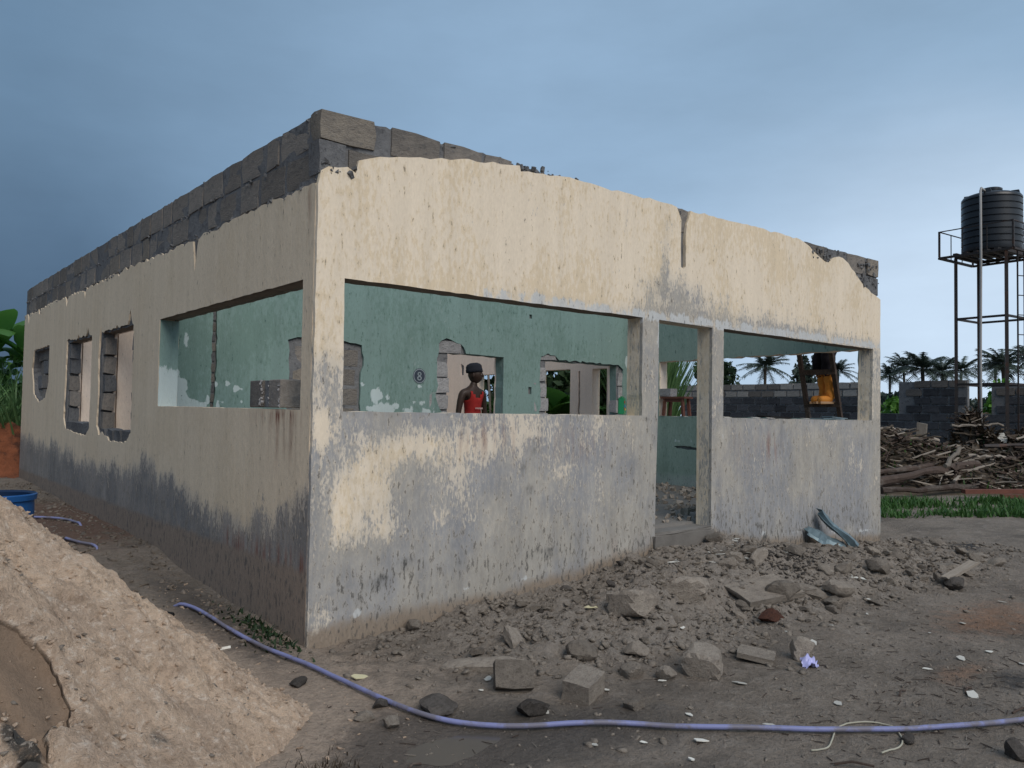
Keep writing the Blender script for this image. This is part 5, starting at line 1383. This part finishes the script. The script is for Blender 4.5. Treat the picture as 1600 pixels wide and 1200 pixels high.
for zz in np.arange(.3, 5.4, .46):
    r_ = MB(); r_.bar(tw(*A0, float(zz)), tw(*A1, float(zz)), .02); r_.build('rung', M_STEEL, lo)

# ------------------------------------------------------------------ woodpile and debris at right
random.seed(43)
def pz(lat, dep):      # debris mound in view-aligned metres, base 0
    return .95*np.exp(-((dep-18.4)/1.5)**2)*sstep(np.asarray(lat, float), 5.0, 7.2)*(1+.25*np.sin(np.asarray(lat)*1.7))+.95*np.exp(-((lat-10.72)/.34)**2-((dep-19.0)/.5)**2)
def vw(lat, dep): return (-2.302+rt.x*lat+math.sin(YAW)*dep, -4.781+rt.y*lat+math.cos(YAW)*dep)
lats = np.arange(4.5, 17, .09); deps = np.arange(15.6, 19.95, .09); LA, DE = np.meshgrid(lats, deps)
x_, y_ = vw(LA, DE); zz_ = pz(LA, DE)+.22*fbm(LA*2, DE*2, 4)*sstep(DE, 15.8, 16.8)-.06
i = np.arange(LA.size).reshape(LA.shape); F = np.stack([i[:-1, :-1], i[:-1, 1:], i[1:, 1:], i[1:, :-1]], -1).reshape(-1, 4)
link('debris_mound', mesh_np('debris_mound', np.stack([x_.ravel(), y_.ravel(), zz_.ravel()], 1), F, True), M_DEB, label='mound of rotting plant debris under the water tower', cat='debris mound')
V = []; F = []
mb = MB()
for k in range(3000):
    lat = random.uniform(5.6, 15.5); dep = random.uniform(16.3, 19.6)
    L = random.uniform(.12, .95)**1.3; a = random.gauss(.15, .55)-YAW if random.random() < .6 else random.uniform(0, 6.28); x, y = vw(lat, dep); zc = float(pz(lat, dep))+random.uniform(.0, .14)
    d = Vector((math.cos(a), math.sin(a), random.uniform(-.4, .4)))*L*.5
    mb.bar(Vector((x, y, zc))-d, Vector((x, y, zc))+d, random.uniform(.015, .06), random.uniform(.008, .035), random.choice((0, 0, 0, 1, 2, 2)))
mb.build('debris', [M_DEB, M_WOODPALE, M_WOOD], label='tangle of broken sticks and dead stalks heaped under the water tower', cat='debris', kind='stuff')
pts = []
for _ in range(900):
    lat = random.gauss(10.72, .25); dep = random.gauss(18.9, .3); x, y = vw(lat, dep); pts.append((x, y, max(.1, float(pz(lat, dep))*random.uniform(.3, 1))))
blade_stuff('dry_fronds', pts, .2, .55, .06, M_DRYLEAF, 1.6, 3, 'cone shaped heap of dry brown palm fronds by the left tower leg', 'dry fronds', 76)
pts = []
for _ in range(700):
    lat = random.uniform(6, 15); dep = random.uniform(16.4, 19.2); x, y = vw(lat, dep); pts.append((x, y, float(pz(lat, dep))+.05))
blade_stuff('dry_leaves', pts, .10, .35, .10, M_DRYLEAF, 2.2, 3, 'dry banana leaves and husks strewn over the debris heap', 'dry leaves', 78)
pts = []
for _ in range(420):
    lat = random.uniform(6, 15); dep = random.uniform(16.2, 18.5); x, y = vw(lat, dep); pts.append((x, y, float(pz(lat, dep))))
blade_stuff('pile_weeds', pts, .08, .3, .04, M_LEAF, 1.0, 3, 'green weeds growing among the debris heap', 'weeds', 77)
def log(l0, d0, z0, l1, d1, z1, r, mat, label, group=None, squared=False, name='log', cat='log'):
    x0, y0 = vw(l0, d0); x1, y1 = vw(l1, d1); mb = MB()
    if squared:
        mb.bar((x0, y0, z0), (x1, y1, z1), r*2.2, r*1.1)
    else:
        n = 9; P = []
        for k in range(n+1):
            t = k/n; P.append((x0+(x1-x0)*t+random.uniform(-.03, .03), y0+(y1-y0)*t+random.uniform(-.03, .03), z0+(z1-z0)*t+random.uniform(-.03, .03)))
        mb.tube(P, r, 9, radii=[r*random.uniform(.8, 1.12) for _ in P], rough=.16)
    return mb.build(name, mat, None, False, label=label, cat=cat, group=group)
log(6.9, 15.5, .28, 9.95, 17.3, .60, .085, M_WOOD, 'thick dark palm log lying in front of the debris, slanting up to the tower')
log(6.8, 15.6, .44, 8.9, 17.0, .58, .06, M_WOOD, 'thinner dark log lying on top of the thick slanting log')
log(7.0, 15.3, .14, 9.6, 16.4, .20, .06, M_WOOD, 'low brown log on the ground under the thick slanting log')
log(7.8, 18.2, 1.02, 9.3, 18.0, 1.10, .05, M_WOODPALE, 'pale straight plank lying along the crest of the debris near the building', squared=True, name='plank', cat='plank')
log(8.6, 15.4, .16, 11.4, 15.3, .22, .07, M_WOODRED, 'red brown plank on the ground before the tower legs', squared=True, name='plank', cat='plank')
log(9.2, 15.2, .10, 11.8, 14.9, .12, .06, M_WOODRED, 'nearest red brown plank at the edge of the grass strip', squared=True, name='plank', cat='plank')
log(10.5, 15.6, .25, 12.4, 15.4, .20, .05, M_WOODPALE, 'thin pale plank behind the red brown planks', squared=True, name='plank', cat='plank')
log(8.9, 16.6, .55, 9.9, 17.8, .92, .045, M_WOODPALE, 'pale stub of branch leaning on the debris left of the tower')
log(10.9, 18.2, .95, 12.0, 17.6, .70, .035, M_WOODPALE, 'thin pale pole sloping down between the tower legs')
log(10.3, 17.6, .98, 13.2, 18.0, .92, .04, M_STEEL, 'black pipe lying level across the debris between the tower legs')
x, y = vw(9.28, 18.3)
o = link('stump_block', chipped_block(301), M_WOODPALE, None, loc=(x, y, 1.22), rot=(.1, .05, .3), scale=(.26, .2, .42), label='pinkish cut stump standing on the crest of the debris', cat='stump')
x, y = vw(11.05, 18.2)
link('plastic_sheet', crumpled(16, .35, .4, .1, 8), M_SHARD, None, loc=(x, y, 1.12), rot=(1.1, .2, -.5), scale=(.7, .7, .7), label='white scrap of plastic sheet caught on the debris by the tower', cat='plastic sheet')
for k in range(46):
    lat = random.uniform(6.3, 14.2); dep = random.uniform(16.4, 19.0); a = random.uniform(-.6, .6); L = random.uniform(.25, .7); zc = float(pz(lat, dep))+.10
    log(lat-L*math.cos(a), dep-L*math.sin(a), zc+random.uniform(-.05, .08), lat+L*math.cos(a), dep+L*math.sin(a), zc+random.uniform(-.06, .1), random.uniform(.018, .045), random.choice([M_WOODPALE, M_WOODPALE, M_WOOD, M_DEB]),
        ('pale ' if zc > .62 else 'low ')+'dead branch lying in the debris heap '+('between the building and the tower' if lat < 10 else 'under and beyond the water tower'), 'branches in the debris heap', name='branch', cat='branch')

# ------------------------------------------------------------------ blue barrel
br = empty('blue_barrel', (-1.27, 3.45, surf(-1.27, 3.45)-.02), 0, label='blue plastic barrel with the top cut open behind the sand heap', cat='barrel')
bh = .74-br.location.z
mb = MB(); mb.lathe([(.0, 0), (.26, 0), (.275, .02), (.29, bh*.35), (.30, bh*.7), (.297, bh-.06), (.315, bh-.055), (.32, bh-.01), (.31, bh)], 40); o = mb.build('shell', M_BARREL, br); auto_smooth(o.data, 40)
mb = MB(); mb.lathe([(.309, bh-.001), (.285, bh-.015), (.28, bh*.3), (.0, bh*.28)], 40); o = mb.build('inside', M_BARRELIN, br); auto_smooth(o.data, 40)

# ------------------------------------------------------------------ people
def skin_body(name, verts, edges, radii, root=0, levels=2):
    me = bpy.data.meshes.new(name); me.from_pydata(verts, edges, []); ob = bpy.data.objects.new(name, me); COL.objects.link(ob)
    md = ob.modifiers.new('skin', 'SKIN'); md.use_smooth_shade = True
    if not me.skin_vertices: raise RuntimeError('no skin layer')
    for i, r in enumerate(radii):
        sv = me.skin_vertices[0].data[i]; sv.radius = (r, r) if not isinstance(r, tuple) else r; sv.use_root = (i == root)
    sb = ob.modifiers.new('sub', 'SUBSURF'); sb.levels = levels; sb.render_levels = levels
    dg = bpy.context.evaluated_depsgraph_get(); dg.update()
    out = bpy.data.meshes.new_from_object(ob.evaluated_get(dg))
    bpy.data.objects.remove(ob); return out
def head_mesh(c, s, yaw):
    bm = bmesh.new(); bmesh.ops.create_uvsphere(bm, u_segments=28, v_segments=20, radius=1)
    for v in bm.verts:
        x, y, z_ = v.co; f = max(0, x)
        X_ = x*.098; Y_ = y*.074; Z_ = z_*.118
        if z_ < -.1:                                   # jaw narrows, chin forward
            k = min(1, (-z_-.1)/.9); Y_ *= 1-.42*k; X_ = X_*(1-.25*k)+.018*k*(1 if x > -.2 else -.4)
        nose = math.exp(-((y/.16)**2)-(((z_+.12)/.16)**2))*(x > .5); X_ += .024*nose
        brow = math.exp(-((z_-.16)/.10)**2)*(x > .6); X_ += .005*brow
        eye = math.exp(-(((abs(y)-.42)/.18)**2)-(((z_-.03)/.10)**2))*(x > .5); X_ -= .010*eye
        lip = math.exp(-((y/.34)**2)-(((z_+.48)/.075)**2))*(x > .4); X_ += .012*lip
        lip2 = math.exp(-((y/.32)**2)-(((z_+.62)/.06)**2))*(x > .3); X_ += .010*lip2
        v.co = Vector((X_, Y_, Z_))
    for sy in (-1, 1):                                  # ears
        r = bmesh.ops.create_uvsphere(bm, u_segments=10, v_segments=8, radius=1)
        for v in r['verts']: v.co = Vector((-.01+v.co.x*.018, sy*.076+v.co.y*.010, -.008+v.co.z*.032))
    R = Matrix.Rotation(yaw, 4, 'Z'); bmesh.ops.transform(bm, matrix=Matrix.Translation(c) @ R @ Matrix.Scale(s, 4), verts=bm.verts)
    for f in bm.faces: f.smooth = True
    me = bpy.data.meshes.new('head'); bm.to_mesh(me); bm.free(); return me
def merge(name, meshes):
    bm = bmesh.new()
    for m_ in meshes: bm.from_mesh(m_); bpy.data.meshes.remove(m_)
    me = bpy.data.meshes.new(name); bm.to_mesh(me); bm.free(); return me
def cloth(name, src, cond, off, mat, parent):
    bm = bmesh.new(); bm.from_mesh(src); bm.normal_update()
    bmesh.ops.delete(bm, geom=[f for f in bm.faces if not cond(f.calc_center_median())], context='FACES')
    nrm = {v: v.normal.copy() for v in bm.verts}
    for v in bm.verts: v.co += nrm[v]*off*(1+.3*math.sin(v.co.z*40+v.co.y*30))
    me = bpy.data.meshes.new(name); bm.to_mesh(me); bm.free()
    me.materials.clear()
    for p in me.polygons: p.material_index = 0; p.use_smooth = True
    o = link(name, me, mat, parent); md = o.modifiers.new('thickness', 'SOLIDIFY'); md.thickness = .004; md.offset = 1
    return o
def figure(J):
    """J: joint dict in local metres, facing +X.  Returns one body mesh."""
    V = []; E = []; R = []; idx = {}
    def add(n, r, par=None):
        idx[n] = len(V); V.append(J[n]); R.append(r)
        if par is not None: E.append((idx[par], idx[n]))
    add('pelvis', .105); add('waist', .098, 'pelvis'); add('chest', .118, 'waist'); add('upchest', .10, 'chest'); add('neck', .052, 'upchest'); add('skull', .05, 'neck')
    for s in 'LR':
        add('shoulder'+s, .062, 'upchest'); add('upperarm'+s, .046, 'shoulder'+s); add('elbow'+s, .038, 'upperarm'+s); add('forearm'+s, .036, 'elbow'+s); add('wrist'+s, .025, 'forearm'+s); add('palm'+s, .030, 'wrist'+s)
        pw, pp = Vector(J['wrist'+s]), Vector(J['palm'+s]); d = (pp-pw).normalized(); sd_ = d.cross(Vector((0, 1, 0))).normalized() if abs(d.y) < .9 else Vector((1, 0, 0))
        for q, (o_, l_) in enumerate(((-.026, .06), (-.009, .072), (.009, .068), (.026, .052))):
            b1 = pp+sd_*o_+d*.045; b2 = b1+d*l_*.5+Vector((0, .012 if s == 'R' else -.012, 0)); nm = 'f%d%s' % (q, s)
            J[nm+'a'] = tuple(b1); J[nm+'b'] = tuple(b2); add(nm+'a', .0095, 'palm'+s); add(nm+'b', .008, nm+'a')
        J['t'+s] = tuple(pp+sd_*(-.045)+d*.015); add('t'+s, .010, 'palm'+s)
        add('hip'+s, .095, 'pelvis'); add('thigh'+s, .082, 'hip'+s); add('knee'+s, .058, 'thigh'+s); add('calf'+s, .056, 'knee'+s); add('ankle'+s, .038, 'calf'+s); add('heel'+s, .04, 'ankle'+s); add('toe'+s, .034, 'heel'+s)
    return skin_body('body', V, E, R)

def std_joints():
    J = dict(pelvis=(0, 0, .93), waist=(0, 0, 1.06), chest=(.01, 0, 1.24), upchest=(0, 0, 1.36), neck=(.01, 0, 1.47), skull=(.025, 0, 1.54))
    for s, k in (('L', 1), ('R', -1)):
        J['shoulder'+s] = (0, .185*k, 1.375); J['upperarm'+s] = (-.01, .225*k, 1.25); J['elbow'+s] = (-.02, .25*k, 1.09); J['forearm'+s] = (.02, .225*k, .99); J['wrist'+s] = (.05, .215*k, .85); J['palm'+s] = (.065, .21*k, .78)
        J['hip'+s] = (0, .085*k, .88); J['thigh'+s] = (.01, .095*k, .70); J['knee'+s] = (.015, .10*k, .49); J['calf'+s] = (-.01, .10*k, .36); J['ankle'+s] = (-.02, .10*k, .10); J['heel'+s] = (-.005, .10*k, .045); J['toe'+s] = (.13, .11*k, .03)
    return J

# man in the red vest, standing inside and looking to the right
p1 = empty('person', (3.70, 3.25, .48), -1.42, label='man in a red vest and dark cap standing inside the building looking right', cat='person')
J = std_joints()
body = figure(J)
body = merge('body', [body, head_mesh(Vector((.04, 0, 1.62)), 1.0, .62)])
body.materials.clear(); body.materials.append(M_SKIN)
for p in body.polygons: p.use_smooth = True; p.material_index = 0
bo = link('body', body, M_SKIN, p1); p1.scale = (.92, .92, .92)
cloth('vest', body, lambda c: .86 < c.z < 1.40 and abs(c.y) < .145+.0*c.z and not (c.z > 1.30 and abs(c.y) < .065 and c.x > .0) and not (c.z > 1.36 and abs(c.y) < .075) and not (c.z > 1.25 and abs(c.y) > .125), .010, M_RED, p1)
cloth('trousers', body, lambda c: .12 < c.z < .98 and abs(c.y) < .19, .014, M_DARKCLOTH, p1)
cloth('cap', body, lambda c: c.z > 1.655 and not (c.z < 1.66), .014, M_CAP, p1)
mb = MB(); mb.lathe([(.0, .078), (.05, .076), (.09, .058), (.108, .03), (.106, .005), (.112, -.004), (.113, -.035), (.099, -.04)], 28); me = mb.mesh('cap_crown', True)
link('cap_crown', me, M_CAP, p1, loc=(.028, -.01, 1.695), rot=(0, -.12, .62), scale=(1.02, .84, 1.1))
mb = MB()
for sy in (-1, 1): mb.lathe([(0, -.009), (.006, -.006), (.009, 0), (.006, .006), (0, .009)], 10, (.088, sy*.031, .004))
mb.build('eyes', M_EYE, p1, True, loc=(.04, 0, 1.62), rot=(0, 0, .62))
mb = MB()
for k in range(7): mb.box((.135-.004*abs(k-3), -.06+k*.02, 1.17), (.006, .012, .022), None)
mb.build('shirt_print', M_PALEPRINT, p1)

# man on the ladder in orange boots
px_, py_, pzf = 8.04, 1.02, 1.715
p2 = empty('person', (px_+.03, py_, pzf), 2.6, label='man in orange rubber boots and dark trousers standing on the ladder outside', cat='person')
J = std_joints()
for s, k in (('L', 1), ('R', -1)):
    J['hip'+s] = (-.02, .085*k, .88); J['knee'+s] = (.03, .09*k, .49); J['calf'+s] = (-.01, .085*k, .36); J['ankle'+s] = (-.02, .08*k, .10); J['heel'+s] = (-.01, .08*k, .045); J['toe'+s] = (.15, .09*k, .035)
    J['elbow'+s] = (.14, .24*k, 1.16); J['upperarm'+s] = (.06, .21*k, 1.27); J['forearm'+s] = (.24, .22*k, 1.20); J['wrist'+s] = (.34, .20*k, 1.28); J['palm'+s] = (.40, .19*k, 1.33)
J['kneeR'] = (.08, -.09, .50)
body = figure(J)
body = merge('body', [body, head_mesh(Vector((.05, 0, 1.62)), 1.0, .0)])
body.materials.clear(); body.materials.append(M_SKIN)
for p in body.polygons: p.use_smooth = True; p.material_index = 0
link('body', body, M_SKIN, p2)
cloth('trousers', body, lambda c: .36 < c.z < 1.0 and abs(c.y) < .19 and c.x < .2, .022, M_DARKCLOTH, p2)
cloth('shirt', body, lambda c: .93 < c.z < 1.44 and c.x < .2, .014, M_DARKCLOTH, p2)
for k in (1, -1):
    cloth('boot', body, lambda c: c.z < .40 and c.y*k > 0, .022, M_BOOT, p2)
    mb = MB(); mb.box((.055, .087*k, .0), (.27, .095, .03)); me = mb.mesh('boot_sole'); bm = bmesh.new(); bm.from_mesh(me); bmesh.ops.bevel(bm, geom=[e for e in bm.edges if abs(e.verts[0].co.z-e.verts[1].co.z) > .01], offset=.04, segments=4, affect='EDGES'); bm.to_mesh(me); bm.free()
    link('boot_sole', me, M_BOOTSOLE, p2)
cloth('cap', body, lambda c: c.z > 1.665, .014, M_CAP, p2)

# ladder against the outside of the right wall
ldr = empty('wooden_ladder', (0, 0, 0), 0, label='rough wooden ladder leaning on the outside of the right wall', cat='ladder')
lx = lambda z_: 7.575+(3.42-z_)*.28
for yy in (.83, 1.30):
    mb = MB(); mb.bar((lx(-.1), yy, -.1), (lx(3.40), yy+.0, 3.40), .058, .045); mb.build('rail', M_WOOD, ldr)
for zz in (.42, .85, 1.28, 1.69, 2.13, 2.57, 3.0):
    mb = MB(); mb.bar((lx(zz)+.0, .80, zz), (lx(zz), 1.33, zz), .045, .07); mb.build('rung', M_WOOD, ldr)
print('objects', len(bpy.data.objects), 'tris', sum(len(m_.polygons) for m_ in bpy.data.meshes))
